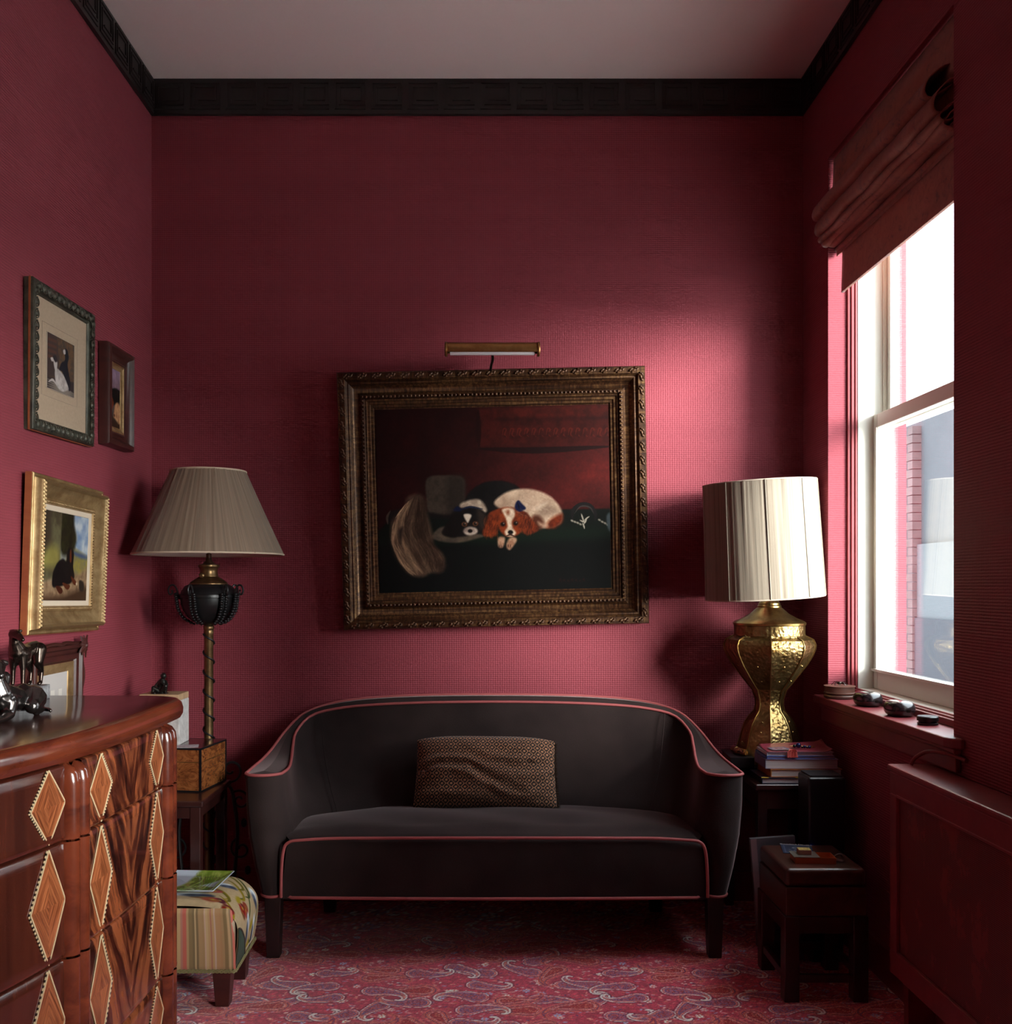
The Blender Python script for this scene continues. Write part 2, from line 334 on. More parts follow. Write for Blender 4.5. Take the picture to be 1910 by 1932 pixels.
# ---- cornice with a Greek key in relief ----
ZK = 3.246
def keymesh(w):
    m = MB(); H = ZC-ZK; t = .0052; d = .0055
    def ln(a, b, c, e): m.box(a, c, -d, 0, b, e)
    x0, x1, zb, zt = .012, w-.012, .016, H-.016; g = .0175
    for (a, b, c, e) in [(x0, zb, x0+t, zt), (x0, zt-t, x1, zt), (x1-t, zb+g, x1, zt), (x0+g, zb+g, x1, zb+g+t), (x0+g, zb+g, x0+g+t, zt-g), (x0+g, zt-g-t, x1-g, zt-g),
                         (x1-g-t, zb+2.1*g, x1-g, zt-g), (x0+2.1*g, zb+2.1*g, x1-g, zb+2.1*g+t), (x0, zb, x1, zb+t)]: ln(a, b, c, e)
    return m
KW = (XR-XL)/18
km = keymesh(KW).build('key_motif', M['cornice'], None); km.location = (0, 0, 0)
def cornice(name, x0, x1, y0, y1, start, step, n, rz):
    b = struct(MB().box(x0, x1, y0, y1, ZK, ZC), name, M['cornice'], bevel=.003)
    for i in range(n):
        o = km if not km.parent else inst(km, b, (0, 0, 0)); o.parent = b; o.location = (start[0]+step[0]*i, start[1]+step[1]*i, ZK); o.rotation_euler = (0, 0, rz)
    ed = MB(); ed.box(x0-.002*(x1-x0 < .1), x1+.002*(x1-x0 < .1), y0-.002*(y1-y0 < .1), y1, ZK-.004, ZK+.006); ed.build('bead_moulding', M['cornice'], b)
cornice('trim_1', XL, XR, YB-.014, YB, (XL, YB-.014), (KW, 0), 18, 0)
cornice('trim_2', XL, XL+.014, YF, YB-.014, (XL+.014, YB-.016-KW*14), (0, KW), 14, R(90))
cornice('trim_3', XR-.014, XR, YF, YB-.014, (XR-.014, YB-.016), (0, -KW), 14, R(-90))
def base(name, x0, x1, y0, y1): struct(MB().box(x0, x1, y0, y1, 0, .11).box(x0-.003, x1+.003, y0-.003, y1+.003, .11, .122), name, M['trimred'], bevel=.003)
base('baseboard_back', XL+.02, XR-.02, YB-.016, YB); base('baseboard_left', XL, XL+.016, YF, YB); base('baseboard_right', XR-.016, XR, YF, YB)
# ---- the window: stool, apron, casing, frame, two sashes with panes ----
tglass = NT('window_glass'); gl = tglass.n('ShaderNodeBsdfGlossy', None, Color=(1, 1, 1), Roughness=.01); tr = tglass.n('ShaderNodeBsdfTransparent', None, Color=(.93, .96, .96))
lwf = tglass.n('ShaderNodeLayerWeight', None, Blend=.5); lw = tglass.math('MULTIPLY_ADD', tglass.math('POWER', lwf.outputs['Facing'], 5.0), .9, .045); mx = tglass.n('ShaderNodeMixShader'); tglass.set(mx.inputs[0], lw); tglass.set(mx.inputs[1], tr); tglass.set(mx.inputs[2], gl); tglass.set(tglass.out.inputs[0], mx); M['glass'] = tglass.m
def window(name, ya, yb, full=True):
    z1 = WIN[3] if full else 2.25
    w = tag(bpy.data.objects.new(name, None), kind='structure'); COL.objects.link(w); w.location = (XR, (ya+yb)/2, z0); og = tuple(w.location)
    B = lambda n, mb, m, bv=.002, sm=None, par=None: mb.build(n, m, par or w, org=og, bevel=bv, smooth=sm)
    r = .04; poly = [(XR+.085, ya-.06), (XR+.085, yb+.05), (XR-.043, yb+.05)]
    pts = [(XR-.043, yb+.048), (XR-.043, ya-.03), (XR-.034, ya-.055), (XR-.012, ya-.07), (XR-.001, ya-.07), (XR-.001, ya), (XR+.10, ya), (XR+.10, yb), (XR-.001, yb), (XR-.001, yb+.048)]
    B('sill', MB().prism(pts, z0-.03, z0), M['trimred'], .005)
    B('apron', MB().box(XR-.018, XR-.001, ya-.05, yb+.03, z0-.098, z0-.03).box(XR-.024, XR-.001, ya-.052, yb+.032, z0-.045, z0-.03), M['trimred'], .004)
    for i, (d0, d1, wd) in enumerate([(.071, .083, .010), (.083, .096, .016), (.096, .106, .020)]):   # stepped burgundy casing
        a, b = XR+d0, XR+d1
        B('casing', MB().box(a, b, ya, ya+wd, z0, z1).box(a, b, yb-wd, yb, z0, z1).box(a, b, ya, yb, z1-wd, z1).box(a, b, ya, yb, z0, z0+wd+.012), M['trimred'], .003)
    a, b = XR+.106, XR+.245; J = .022
    jm = B('jamb', MB().box(a, b, ya, ya+J, z0, z1).box(a, b, yb-J, yb, z0, z1).box(a, b, ya, yb, z1-J, z1).box(a, b, ya, yb, z0, z0+.03), M['white_al'], .002)
    B('track', MB().box(XR+.20, XR+.212, yb-J-.012, yb-J, z0+.03, z1-J).box(XR+.20, XR+.212, ya+J, ya+J+.012, z0+.03, z1-J), M['white_al'], .001)
    zm = 1.92; z1 = WIN[3] if full else 2.25
    def sash(n, x, za, zb, wb, wt, st):
        s = B(n, MB().box(x, x+.032, ya+J, ya+J+st, za, zb).box(x, x+.032, yb-J-st, yb-J, za, zb).box(x, x+.032, ya+J+st, yb-J-st, za, za+wb).box(x, x+.032, ya+J+st, yb-J-st, zb-wt, zb), M['white_al'], .003)
        B('pane', MB().box(x+.014, x+.018, ya+J+st-.004, yb-J-st+.004, za+wb-.004, zb-wt+.004), M['glass'], 0, par=s)
        B('glazing_bead', MB().box(x-.004, x, ya+J+st-.008, ya+J+st, za+wb, zb-wt).box(x-.004, x, yb-J-st, yb-J-st+.008, za+wb, zb-wt).box(x-.010, x, ya+J, yb-J, za+wb-.008, za+wb+.002), M['white_al'], .001, par=s)
    sash('lower_sash', XR+.165, z0+.03, zm+.03, .075, .052, .036); sash('upper_sash', XR+.213, zm-.02, z1-J, .04, .05, .05)
    return w
window('window_1', y0, y1); window('added_window', NW[0], NW[1], False)
# ---------------- outside ----------------
M['stucco'] = plain('pale_stucco', (.075, .075, .085), .9, bump=.2, bscale=2, vary=.1)
M['panelgrey'] = plain('grey_panel', (.085, .09, .10), .8, vary=.06, bscale=1)
M['brick'] = plain('red_brick', (.10, .07, .07), .9, vary=.25, bscale=4)
ext = thing('house', 'pale house across the yard with red brick corner, seen through the window', 'building', (9, 18, -.7))
og = (9, 18, -.7)
MB().box(9.6, 10.2, 8, 34, -.7, 4.9).build('wall', M['stucco'], ext, org=og)
MB().box(9.35, 9.6, 22.9, 23.4, -.7, 4.8).build('drainpipe', plain('maroon_pipe', (.045, .035, .042), .7), ext, org=og, bevel=.02)
MB().box(9.5, 9.6, 20.2, 22.0, -.1, 2.2).build('shutter', M['panelgrey'], ext, org=og)
MB().box(9.45, 9.6, 17.5, 22.2, -.7, .6).build('plinth', plain('dark_render', (.04, .04, .05), .9, vary=.1, bscale=1), ext, org=og)
q = MB()
for i in range(29): q.box(9.4, 9.61, 22.0, 22.25+.16*(i % 2), -.7+i*.19, -.7+i*.19+.17)
tag(q.build('brick_quoin', M['brick'], ext, org=og), kind='stuff')
tag(MB().box(1.7, 60, -30, 60, -.9, -.7).build('ground', plain('pale_bounce_ground', (.80, .78, .74), .9)), kind='structure')  # ground raised and made pale to throw added light up onto the ceiling
# ---------------- settee ----------------
t = NT('dark_velvet'); nz = t.noise(t.coords((1, 1, 1)), 260, 3, .6); big = t.noise(t.coords((1, 1, 1)), 5, 2)
t.p(Base__Color=t.ramp(big, [(.3, (.022, .0140, .0135)), (.7, (.038, .0245, .0230))]), Roughness=.85, Sheen__Weight=.5, Sheen__Roughness=.34, Sheen__Tint=(.66, .50, .50)); t.b.inputs['Specular IOR Level'].default_value = .12
t.bump(nz, .5, .0012); M['velvet'] = t.m
M['piping'] = plain('rose_piping', (.38, .085, .085), .7, bump=.2, bscale=500)
M['darkleg'] = wood('ebonised_wood', (.010, .005, .005), (.022, .010, .009), (20, 20, 3), .4, .2)
sofa = thing('settee', 'dark velvet tub settee with rose piping and tapered legs against the back wall', 'sofa', (.042, 3.5, 0))
OUT = [(.869,.02,.640),(.872,.15,.640),(.862,.27,.650),(.845,.36,.675),(.815,.45,.725),(.76,.535,.782),(.68,.595,.812),(.56,.625,.832),(.40,.637,.843),(.2,.64,.849),(0,.64,.85)]
INN = [(.745,.03,.640),(.735,.11,.646),(.752,.25,.658),(.767,.36,.688),(.768,.44,.73),(.72,.52,.782),(.60,.548,.808),(.45,.556,.82),(.3,.558,.826),(.15,.559,.829),(0,.56,.83)]
SEA = [(.712,.03),(.70,.10),(.68,.18),(.65,.25),(.61,.31),(.55,.36),(.46,.40),(.36,.425),(.24,.44),(.12,.448),(0,.45)]
def full(h, n=34):
    p = spline(h, n)[::-1]; q = p[::-1].copy(); a = q.copy(); a[:, 0] *= -1   # left front -> centre -> right front
    return np.concatenate([a, p[1:]])
fo, fi = full(OUT), full(INN); fs_ = full([(x, y, 0) for x, y in SEA])
ZB = .222
def outer(k):
    ins = np.interp(k, [0, .25, .5, .75, 1], [.056, .030, .011, .002, 0]); p = fo.copy(); d = np.gradient(fo[:, :2], axis=0); d /= np.linalg.norm(d, axis=1)[:, None]
    p[:, 0] += d[:, 1]*ins; p[:, 1] -= d[:, 0]*ins; p[:, 2] = ZB+(fo[:, 2]-ZB)*k; return p
def inner(k):
    z = ZB+(fi[:, 2]-ZB)*k; u = np.clip((z-.43)/np.maximum(fi[:, 2]-.43, .01), 0, 1); w = np.sin(u*math.pi/2)**.9
    p = fi.copy(); p[:, :2] = fs_[:, :2]*(1-w[:, None])+fi[:, :2]*w[:, None]; p[:, 2] = z; return p
def arc(a, b, bul, n=9):
    out = []
    for k in range(1, n):
        t_ = k/n; p = a*(1-t_)+b*t_; e = math.sin(math.pi*t_)**.6; p = p.copy(); p[1] -= bul*e; out.append(p)
    return np.array(out)
K = 15; loops = []; sec = MB()
for i in range(K):
    k = i/(K-1); o_, n_ = outer(k), inner(k); bul = .035+.015*math.sin(math.pi*min(1, k*1.05))
    if k < .55: # below the seat the arm front closes on the front panel
        n_[0, 0] = -.737; n_[-1, 0] = .737; n_[0, 1] = n_[-1, 1] = .02
    loops.append(np.concatenate([o_, arc(o_[-1], n_[-1], bul), n_[::-1], arc(n_[0], o_[0], bul)]))
sec.rings([list(map(tuple, l)) for l in loops], caps=False)
# padded top between the two pipings
L = loops[-1]; no = len(fo); mid = (fo+fi)/2; mid[:, 2] += .012
for A, B2 in ((fo, mid), (mid, fi)): sec.rings([list(map(tuple, A)), list(map(tuple, B2))], closed=False, caps=False)
for o_, n_, m_, ar in ((fo[-1], fi[-1], mid[-1], arc(fo[-1], fi[-1], .0365)), (fi[0], fo[0], mid[0], arc(fi[0], fo[0], .0365))):
    r_ = [o_, *ar, n_]; sec.add([m_]+[tuple(p) for p in r_], [(0, i, i+1) for i in range(1, len(r_))])
sec.rings([list(map(tuple, loops[0])), list(map(tuple, loops[0]*[1, 1, 0]+[0, 0, ZB-.004]))], caps=False)
sec.build('arms_and_back', M['velvet'], sofa, smooth=55)
# seams where the arms meet the back
for sx in (-1, 1):
    pts = [(sx*.592, .320, .44), (sx*.64, .42, .55), (sx*.672, .488, .68), (sx*.686, .520, .79)]
    MB().tube(spline(pts, 14), .0018, 5).build('seam', M['velvet'], sofa)
# seat with front panel
NX = 60; rows = []
prof = [(-.014, ZB), (-.020, .30), (-.022, .39), (-.019, .414), (-.010, .426), (.01, .4315)]+[(y, .4315+.022*math.sin(math.pi*min(1, (y+.05)/.5))) for y in np.linspace(.04, .47, 14)]
half = lambda y, z: (.737-.022*np.clip((z-ZB)/.2, 0, 1)) if y < .02 else float(np.interp(y, [.02, .10, .18, .25, .31, .36, .40, .47], [.735, .74, .725, .70, .66, .60, .54, .50]))
for y, z in prof:
    hw = half(y, z); r_ = []
    for j in range(NX+1):
        u = -1+2*j/NX; zz = z
        if z > .40: zz = z-.016*abs(u)**14 + .008*(1-u*u)*(y > -.015) + .003*math.sin(u*9+y*20)*(y > .05)
        r_.append((hw*u, y-.012*(1-u*u)*(y < .02), zz))
    rows.append(r_)
MB().rings(rows, closed=False, caps=False).build('seat', M['velvet'], sofa, smooth=60)
MB().box(-.74, .74, .0, .60, ZB-.012, ZB+.01).build('underside', M['black'], sofa)
pr = .0055
MB().tube(fo+[0, 0, .003], pr, 8).build('piping', M['piping'], sofa, smooth=60)
inn = np.concatenate([[fo[0]*[1, 1, 1]], arc(fo[0], fi[0], .0365), fi, arc(fi[-1], fo[-1], .0365), [fo[-1]]])
MB().tube(inn+[0, 0, .002], pr, 8).build('piping', M['piping'], sofa, smooth=60)
fp = [(-.738, -.018, ZB), (-.736, -.023, .30), (-.728, -.027, .385), (-.708, -.029, .416), (-.66, -.032, .424)]+[(x, -.024-.013*(1-(x/.72)**2), .4265+.006*(1-(x/.72)**2)) for x in np.linspace(-.55, .55, 9)]+[(.66, -.032, .424), (.708, -.029, .416), (.728, -.027, .385), (.736, -.023, .30), (.738, -.018, ZB)]
MB().tube(spline(fp, 90), pr, 8).build('piping', M['piping'], sofa, smooth=60)
l0 = loops[0]; na = len(arc(fo[0], fi[0], .1)); rgt = l0[no-9:no+na+1]; lft = np.concatenate([l0[-na-1:], l0[:9]])
fb = np.concatenate([lft[::-1], [(x, -.020-.013*(1-(x/.74)**2), ZB) for x in np.linspace(-.70, .70, 15)], rgt[::-1]])
MB().tube(fb, pr, 8).build('piping', M['piping'], sofa, smooth=60)
def leg(x, y, w, h, tx=0, ty=0, k=.78):
    a, b = w/2, w/2*k; return MB().hexa([(x+tx-b, y+ty-b, 0), (x+tx+b, y+ty-b, 0), (x+tx+b, y+ty+b, 0), (x+tx-b, y+ty+b, 0)], [(x-a, y-a, h), (x+a, y-a, h), (x+a, y+a, h), (x-a, y+a, h)])
for x, y, tx, ty in ((-.772, .035, 0, 0), (.772, .035, 0, 0), (-.65, .50, 0, .03), (.65, .50, 0, .03)):
    leg(x, y, .058, ZB-.002, tx, ty).build('leg', M['darkleg'], sofa, bevel=.003)
# ---------------- scatter cushion ----------------
cu = thing('cushion', 'oblong tan and black lattice-weave cushion with brown fur edge on the settee', 'cushion', (.012, 3.842, .452), rot=(R(-17), R(.6), 0))
nu, nv = 230, 130; U, V = np.meshgrid(np.linspace(-1, 1, nu), np.linspace(-1, 1, nv)); HW, HH = .272, .138
sag = 1-.045*(V > 0)*(V)**2; Xc = U*HW*(1-.035*(V+1)/2*(U < 0)-.03*(V+1)/2*(U > 0)+.02*V*V*abs(U)); Zc = (V*HH)*(1-.03*U*U*(V > 0)*0)+HH-.010*abs(U)**3*np.sign(V)*0-.018*(np.abs(U)**4)*(V > 0)
dome = np.clip(1-np.abs(U)**3.2, 0, 1)**.55*np.clip(1-np.abs(V)**2.6, 0, 1)**.55
wr_ = .010*np.sin(Zc*95+4*np.sin(U*3.1)+6*fbm(U*2+5, V*2+5, 3))*np.clip(1.1-np.abs(V), 0, 1)*(.35+.65*np.abs(U)**.7) + .010*(fbm(U*5+9, V*4+9, 8)-.5)
Yf = -(.075*dome+.012)+wr_*dome**.5
def lattice(x, z):
    P, Q = .0350, .0250; h = np.zeros_like(x)
    for ox, oz in ((0, 0), (.5, .5)):
        a = (x/P+ox) % 1-.5; b = (z/Q+oz) % 1-.5; h = np.maximum(h, np.clip((.15-np.maximum(np.abs(a), np.abs(b)*Q/P*1.15))*18, 0, 1))
    for k, (ox, oz) in enumerate(((.25, .25), (.75, .75), (.25, .75), (.75, .25))):
        a = ((x/P+ox) % 1-.5); b = ((z/Q+oz) % 1-.5)*Q/P; s = 1 if k < 2 else -1; u = (a+s*b)*.707; v = (a-s*b)*.707
        h = np.maximum(h, np.clip(np.minimum((.062-np.abs(u))*26, (.33-np.abs(v))*18), 0, 1))
    return h
pt = lattice(Xc+.5+.002*np.sin(Zc*60), Zc+.5)[..., None]; C = np.array([.035, .025, .025])*(1-pt)+np.array([.70, .49, .36])*pt
C = C*(.88+.24*fbm(Xc*60+9, Zc*60+9, 4)[..., None])
M['lattice'] = vcol('lattice_cloth', .8, sheen=.2, bump=.2, bscale=500)
gridobj('cover', Xc, Yf+.03-.006*pt[..., 0]*0, Zc, C, M['lattice'], cu)
gridobj('backing', Xc[:, ::-1], .03+.05*dome, Zc[:, ::-1] if False else Zc, None, plain('brown_cloth', (.03, .018, .012), .9), cu)
fur = MB(); r_ = random.Random(3)
edge = [(1, v) for v in np.linspace(-1, .95, 150)]+[(u, -1) for u in np.linspace(-.95, 1, 210)]
for u, v in edge:
    i = int((v+1)/2*(nv-1)); j = int((u+1)/2*(nu-1)); bx, bz = Xc[i, j], Zc[i, j]
    for k in range(5):
        n_ = Vector((1, r_.uniform(-.9, .5), r_.uniform(-.6, .6))) if u == 1 else Vector((r_.uniform(-.6, .6), r_.uniform(-1.3, .2), -.12+r_.uniform(-.05, .25)))
        n_.normalize(); b0 = Vector((bx+r_.uniform(-.003, .003)-(.004 if u == 1 else 0), .028+r_.uniform(-.014, .014), bz+.006+r_.uniform(-.003, .003))); tip = b0+n_*r_.uniform(.010, .020); s = n_.orthogonal()*.0011; s2 = n_.cross(s)
        fur.add([b0+s, b0-s*.5+s2*.9, b0-s*.5-s2*.9, tip], [(0, 1, 3), (1, 2, 3), (2, 0, 3)])
tag(fur.build('fur_trim', plain('brown_fur', (.055, .030, .020), .6), cu), kind='stuff')
# ---------------- framed pictures ----------------
def frame(name, parent, W_, H_, prof, mat, smooth=40):
    """mitred frame: profile = [(inset from outer edge, height off the wall)], front is -y"""
    rs = []
    for sx, sz in ((-1, -1), (1, -1), (1, 1), (-1, 1)):
        rs.append([(sx*(W_/2-d), -h, sz*(H_/2-d)) for d, h in prof])
    m = MB(); m.rings(rs, closed=False, caps=False, wrap=True); m.f = [f[::-1] for f in m.f]
    return m.build(name, mat, parent, smooth=smooth)
def run(mesh_o, parent, W_, H_, inset, y, pitch, scale=1.0, corner=True):
    """repeat a carved piece along the four sides; piece lies along +x, front -y"""
    out = [mesh_o]; first = True
    for L_, dx, dz, ang in ((W_-2*inset, 0, 1, 0), (W_-2*inset, 0, -1, math.pi), (H_-2*inset, -1, 0, -math.pi/2), (H_-2*inset, 1, 0, math.pi/2)):
        n = max(1, round(L_/pitch)); st = L_/n
        for i in range(n):
            s = -L_/2+st*(i+.5); p = (s, y, dz*(H_/2-inset)) if dz else (dx*(W_/2-inset), y, s)
            o = mesh_o if first else inst(mesh_o, parent, (0, 0, 0)); first = False
            o.parent = parent; o.location = p; o.rotation_euler = (0, ang, 0); o.scale = (scale*st/pitch, 1, 1)
def gilt(name, c1, c2, metal=.75, rough=.38):
    t = NT(name); nz = t.noise(t.coords((1, 1, 1)), 22, 5, .65); t.p(Base__Color=t.ramp(nz, [(.32, c1), (.62, c2)]), Metallic=metal, Roughness=rough); t.bump(t.noise(t.coords(), 140, 3), .15, .001); return t.m
t = NT('aged_dark_gilding'); n1 = t.noise(t.coords((2.5, 90, 90)), 1, 5, .7); n2 = t.noise(t.coords((90, 90, 2.5)), 1, 5, .7); nn = t.math('MULTIPLY', n1, t.math('MULTIPLY', n2, 2.0)); t.p(Base__Color=t.ramp(nn, [(.34, (.028, .011, .006)), (.52, (.085, .036, .015)), (.72, (.215, .112, .044))]), Metallic=.6, Roughness=.40); t.bump(nn, .15, .001); M['oldgilt'] = t.m
M['darkgilt'] = gilt('bronzed_wood', (.030, .012, .007), (.12, .055, .025), .4, .45)
M['gold'] = gilt('bright_gilding', (.27, .150, .060), (.48, .32, .155), .7, .44)
M['goldside'] = wood('red_bole_side', (.22, .05, .02), (.34, .10, .035), (5, 5, 20), .5, .1)
M['mahog'] = wood('dark_mahogany', (.035, .008, .007), (.070, .017, .012), (6, 6, 24), .42, .08)
M['greenbronze'] = gilt('green_black_carving', (.018, .018, .014), (.085, .078, .055), .35, .45)
M['canvas'] = vcol('oil_paint', .5, .0, bump=.12, bscale=380, spec=.12)
M['print'] = vcol('printed_paper', .7)
M['mat'] = plain('oatmeal_mount', (.43, .315, .22), .9, bump=.25, bscale=300, vary=.06)
M['linen'] = plain('linen_liner', (.62, .50, .38), .85, bump=.2, bscale=300)
M['backing'] = plain('brown_backing', (.05, .025, .015), .8)
# --- the large spaniel painting over the settee ---
PW, PH = 1.247, 1.044
big = thing('framed_painting', 'large oil painting of two spaniels in a carved gilt frame above the settee', 'painting', (.047, YB-.062, 1.654), rot=(R(2.2), R(-1.3), 0))
prf = [(0, -.045), (0, .012), (.004, .020), (.030, .022), (.036, .014), (.040, .010), (.046, .012), (.050, .008), (.056, -.003), (.068, -.011), (.080, -.014), (.088, -.008), (.092, -.002), (.104, -.001), (.108, -.008), (.114, -.009), (.117, -.014), (.127, -.015), (.130, -.020), (.140, -.021), (.143, -.026), (.152, -.028)]
fr = frame('frame', big, PW, PH, prf, M['oldgilt'])
lf = MB()
for k, (x, z, a, l) in enumerate(((-.012, .002, .6, .020), (.0, -.002, .35, .022), (.012, .002, .75, .018), (.004, .008, -.5, .010), (-.008, -.008, -.4, .010))):
    ca, sa = math.cos(a), math.sin(a); P_ = []
    for s, w in ((-1, .0015), (-.4, .0055), (.3, .0045), (1, .0008)):
        P_.append([(x+s*l/2*ca-w*u*sa*1.0, -.0005-.006*(1-abs(s)**2)*(1-u*u)-.0015, z+s*l/2*sa+w*u*ca) for u in (-1, -.4, .4, 1)])
    lf.rings(P_, closed=False, caps=False)
lf.ball((-.017, -.004, -.004), (.004, .004, .004), 8, 5)
leaf = lf.build('carved_leaf', M['darkgilt'], fr, smooth=50); run(leaf, fr, PW, PH, .017, -.021, .057)
bd = MB()
for i in range(230):
    w2, h2 = PW/2-.098, PH/2-.098; per = 4*(w2+h2); s = per*i/230
    if s < 2*w2: p = (-w2+s, h2)
    elif s < 2*w2+2*h2: p = (w2, h2-(s-2*w2))
    elif s < 4*w2+2*h2: p = (w2-(s-2*w2-2*h2), -h2)
    else: p = (-w2, -h2+(s-4*w2-2*h2))
    bd.ball((p[0], -.001, p[1]), (.0055, .004, .0055), 6, 4)
tag(bd.build('bead_row', M['darkgilt'], fr, smooth=60), kind='stuff')
CW, CH_ = PW-2*.150, PH-2*.150
def tf(x, y): # zoom coordinates of the photograph's canvas -> 0..1
    return (x-297-(y-430)*.0205)/1308, (y-430+(x-297)*.019)/1024
Z5 = lambda pts: [(231.5+.788*x, 752.4+.788*y) for x, y in pts]
p = Paint(440, 350, (.16, .035, .03), tf)
U, V = p.J/p.w, p.I/p.h
p.a[:] = np.array([.125, .030, .030])+(np.clip((U-.25)*1.3, 0, 1)*np.clip(1.1-np.abs(V-.45)*2.2, 0, 1))[..., None]*np.array([.165, .045, .035])
p.mottle(.30, .03, 4); p.mottle(.14, .2, 9)
p.poly([(560, 430), (600, 430), (590, 1000), (540, 1000)], (.09, .025, .025), 8, False, .5)
# frame painted in the background
for pts, c in (([(880, 430), (1610, 405), (1612, 625), (880, 640)], (.22, .058, .044)), ([(940, 428), (1610, 408), (1612, 490), (945, 500)], (.17, .045, .04)), ([(960, 425), (1610, 408), (1612, 470), (965, 480)], (.26, .07, .05))): p.poly(pts, c, 3, False, .85, c2=tuple(v*.7 for v in c), ns=.09)
p.stroke([(880, 650), (1200, 660), (1612, 640)], 6, (.07, .02, .02), .8); p.stroke([(875, 440), (880, 640)], 5, (.08, .02, .02), .7)
rr = random.Random(5)
for i in range(15):
    x = 1010+i*41; p.stroke([(x, 575), (x+8, 540), (x+22, 545), (x+14, 570), (x+26, 585)], 1.6, (.34, .11, .075), .55); p.stroke([(x+4+rr.uniform(-9, 9), 582), (x+20, 575+rr.uniform(-30, 20))], 2, (.14, .035, .03), .7)
# table edge and hanging cloth
p.poly([(300, 1120), (420, 1000), (1640, 985), (1640, 1470), (290, 1480)], (.045, .055, .042), 2, False); p.poly([(300, 1180), (640, 1185), (1000, 1165), (1640, 1140), (1640, 1470), (290, 1480)], (.036, .038, .034), 6, False)
p.poly([(640, 1170), (1000, 1110), (1400, 1085), (1640, 1075), (1640, 1150), (1000, 1178)], (.05, .085, .055), 8, False, .8)
p.poly([(330, 1250), (700, 1230), (1640, 1210), (1640, 1470), (300, 1470)], (.040, .040, .038), 10, False, .7)
# top hat
p.poly(Z5([(455, 75), (580, 55), (710, 75), (722, 180), (715, 320), (600, 345), (470, 325), (445, 200)]), (.215, .175, .145), 2, c2=(.17, .135, .115)); p.poly(Z5([(600, 90), (712, 80), (715, 320), (610, 330)]), (.13, .10, .085), 8, alpha=.8)
p.poly(Z5([(470, 320), (590, 335), (715, 315), (720, 350), (590, 365), (475, 350)]), (.07, .05, .05), 3); p.poly(Z5([(485, 490), (560, 420), (700, 440), (850, 480), (800, 505), (680, 532), (560, 525)]), (.30, .25, .20), 2, c2=(.24, .20, .17)); p.poly(Z5([(170, 360), (190, 310), (290, 290), (230, 330), (200, 400), (180, 395)]), (.09, .06, .06), 2)
p.stroke(Z5([(172, 400), (168, 350), (190, 305)]), 2.2, (.25, .2, .17))
# black and white spaniel
p.poly(Z5([(720, 250), (760, 170), (840, 115), (930, 95), (1030, 105), (1110, 150), (1100, 230), (1000, 300), (880, 330), (780, 300)]), (.075, .058, .056), 2, c2=(.045, .034, .034), ns=.06)
p.poly(Z5([(690, 260), (760, 230), (830, 230), (875, 290), (860, 320), (760, 300), (700, 300)]), (.66, .58, .50), 2.5, c2=(.52, .44, .38))
p.poly(Z5([(640, 310), (700, 285), (800, 285), (860, 320), (870, 400), (840, 460), (760, 480), (690, 490), (610, 490), (560, 465), (590, 400)]), (.075, .055, .052), 2, c2=(.035, .025, .025), ns=.12)
p.poly(Z5([(560, 465), (600, 400), (650, 320), (690, 340), (690, 430), (650, 495)]), (.060, .038, .034), 3)
p.poly(Z5([(812, 300), (860, 330), (875, 400), (845, 445), (820, 400)]), (.17, .13, .11), 4, alpha=.8)
p.poly(Z5([(712, 335), (745, 328), (768, 340), (755, 372), (742, 392), (728, 375)]), (.74, .67, .60), 1.5); p.poly(Z5([(710, 455), (725, 428), (760, 420), (800, 430), (812, 455), (790, 475), (740, 480)]), (.68, .60, .54), 2, c2=(.5, .42, .38))
for x, y in ((718, 402), (796, 398)): p.ell(*Z5([(x, y)])[0], 16, 13, (.34, .20, .12)); p.ell(*Z5([(x, y)])[0], 8, 8, (.02, .015, .015)); p.ell(*Z5([(x+5, y-5)])[0], 3, 3, (.6, .5, .45))
p.ell(*Z5([(758, 450)])[0], 13, 10, (.03, .02, .02)); p.poly(Z5([(640, 305), (665, 275), (692, 290), (690, 310)]), (.05, .065, .15), 1.5); p.stroke(Z5([(690, 300), (760, 280), (850, 295)]), 2, (.06, .08, .17), .8)
# white and chestnut spaniel
p.poly(Z5([(930, 260), (985, 195), (1070, 160), (1180, 155), (1290, 185), (1370, 245), (1412, 320), (1405, 390), (1340, 425), (1240, 430), (1150, 400), (1040, 330)]), (.74, .63, .53), 2.5, c2=(.58, .47, .39), ns=.05)
p.poly(Z5([(1110, 190), (1200, 180), (1280, 250), (1220, 300), (1160, 280)]), (.58, .47, .39), 9, alpha=.55); p.poly(Z5([(1250, 290), (1300, 260), (1370, 270), (1400, 330), (1330, 340), (1270, 360), (1240, 330)]), (.45, .36, .30), 8, alpha=.7)
p.poly(Z5([(1205, 300), (1250, 268), (1312, 245), (1290, 272), (1240, 300)]), (.80, .71, .62), 4, alpha=.55); p.poly(Z5([(1330, 370), (1410, 330), (1415, 385), (1360, 430), (1300, 425)]), (.42, .15, .06), 4, c2=(.30, .10, .05))
p.poly(Z5([(1200, 350), (1250, 345), (1290, 400), (1260, 440), (1200, 430)]), (.26, .13, .085), 4); p.poly(Z5([(1240, 385), (1270, 395), (1315, 410), (1300, 425), (1255, 415)]), (.66, .52, .43), 3, alpha=.8)
p.poly(Z5([(960, 300), (1020, 282), (1090, 290), (1140, 330), (1150, 400), (1110, 470), (1050, 492), (1000, 480), (960, 430), (945, 360)]), (.46, .18, .08), 2, c2=(.33, .12, .055))
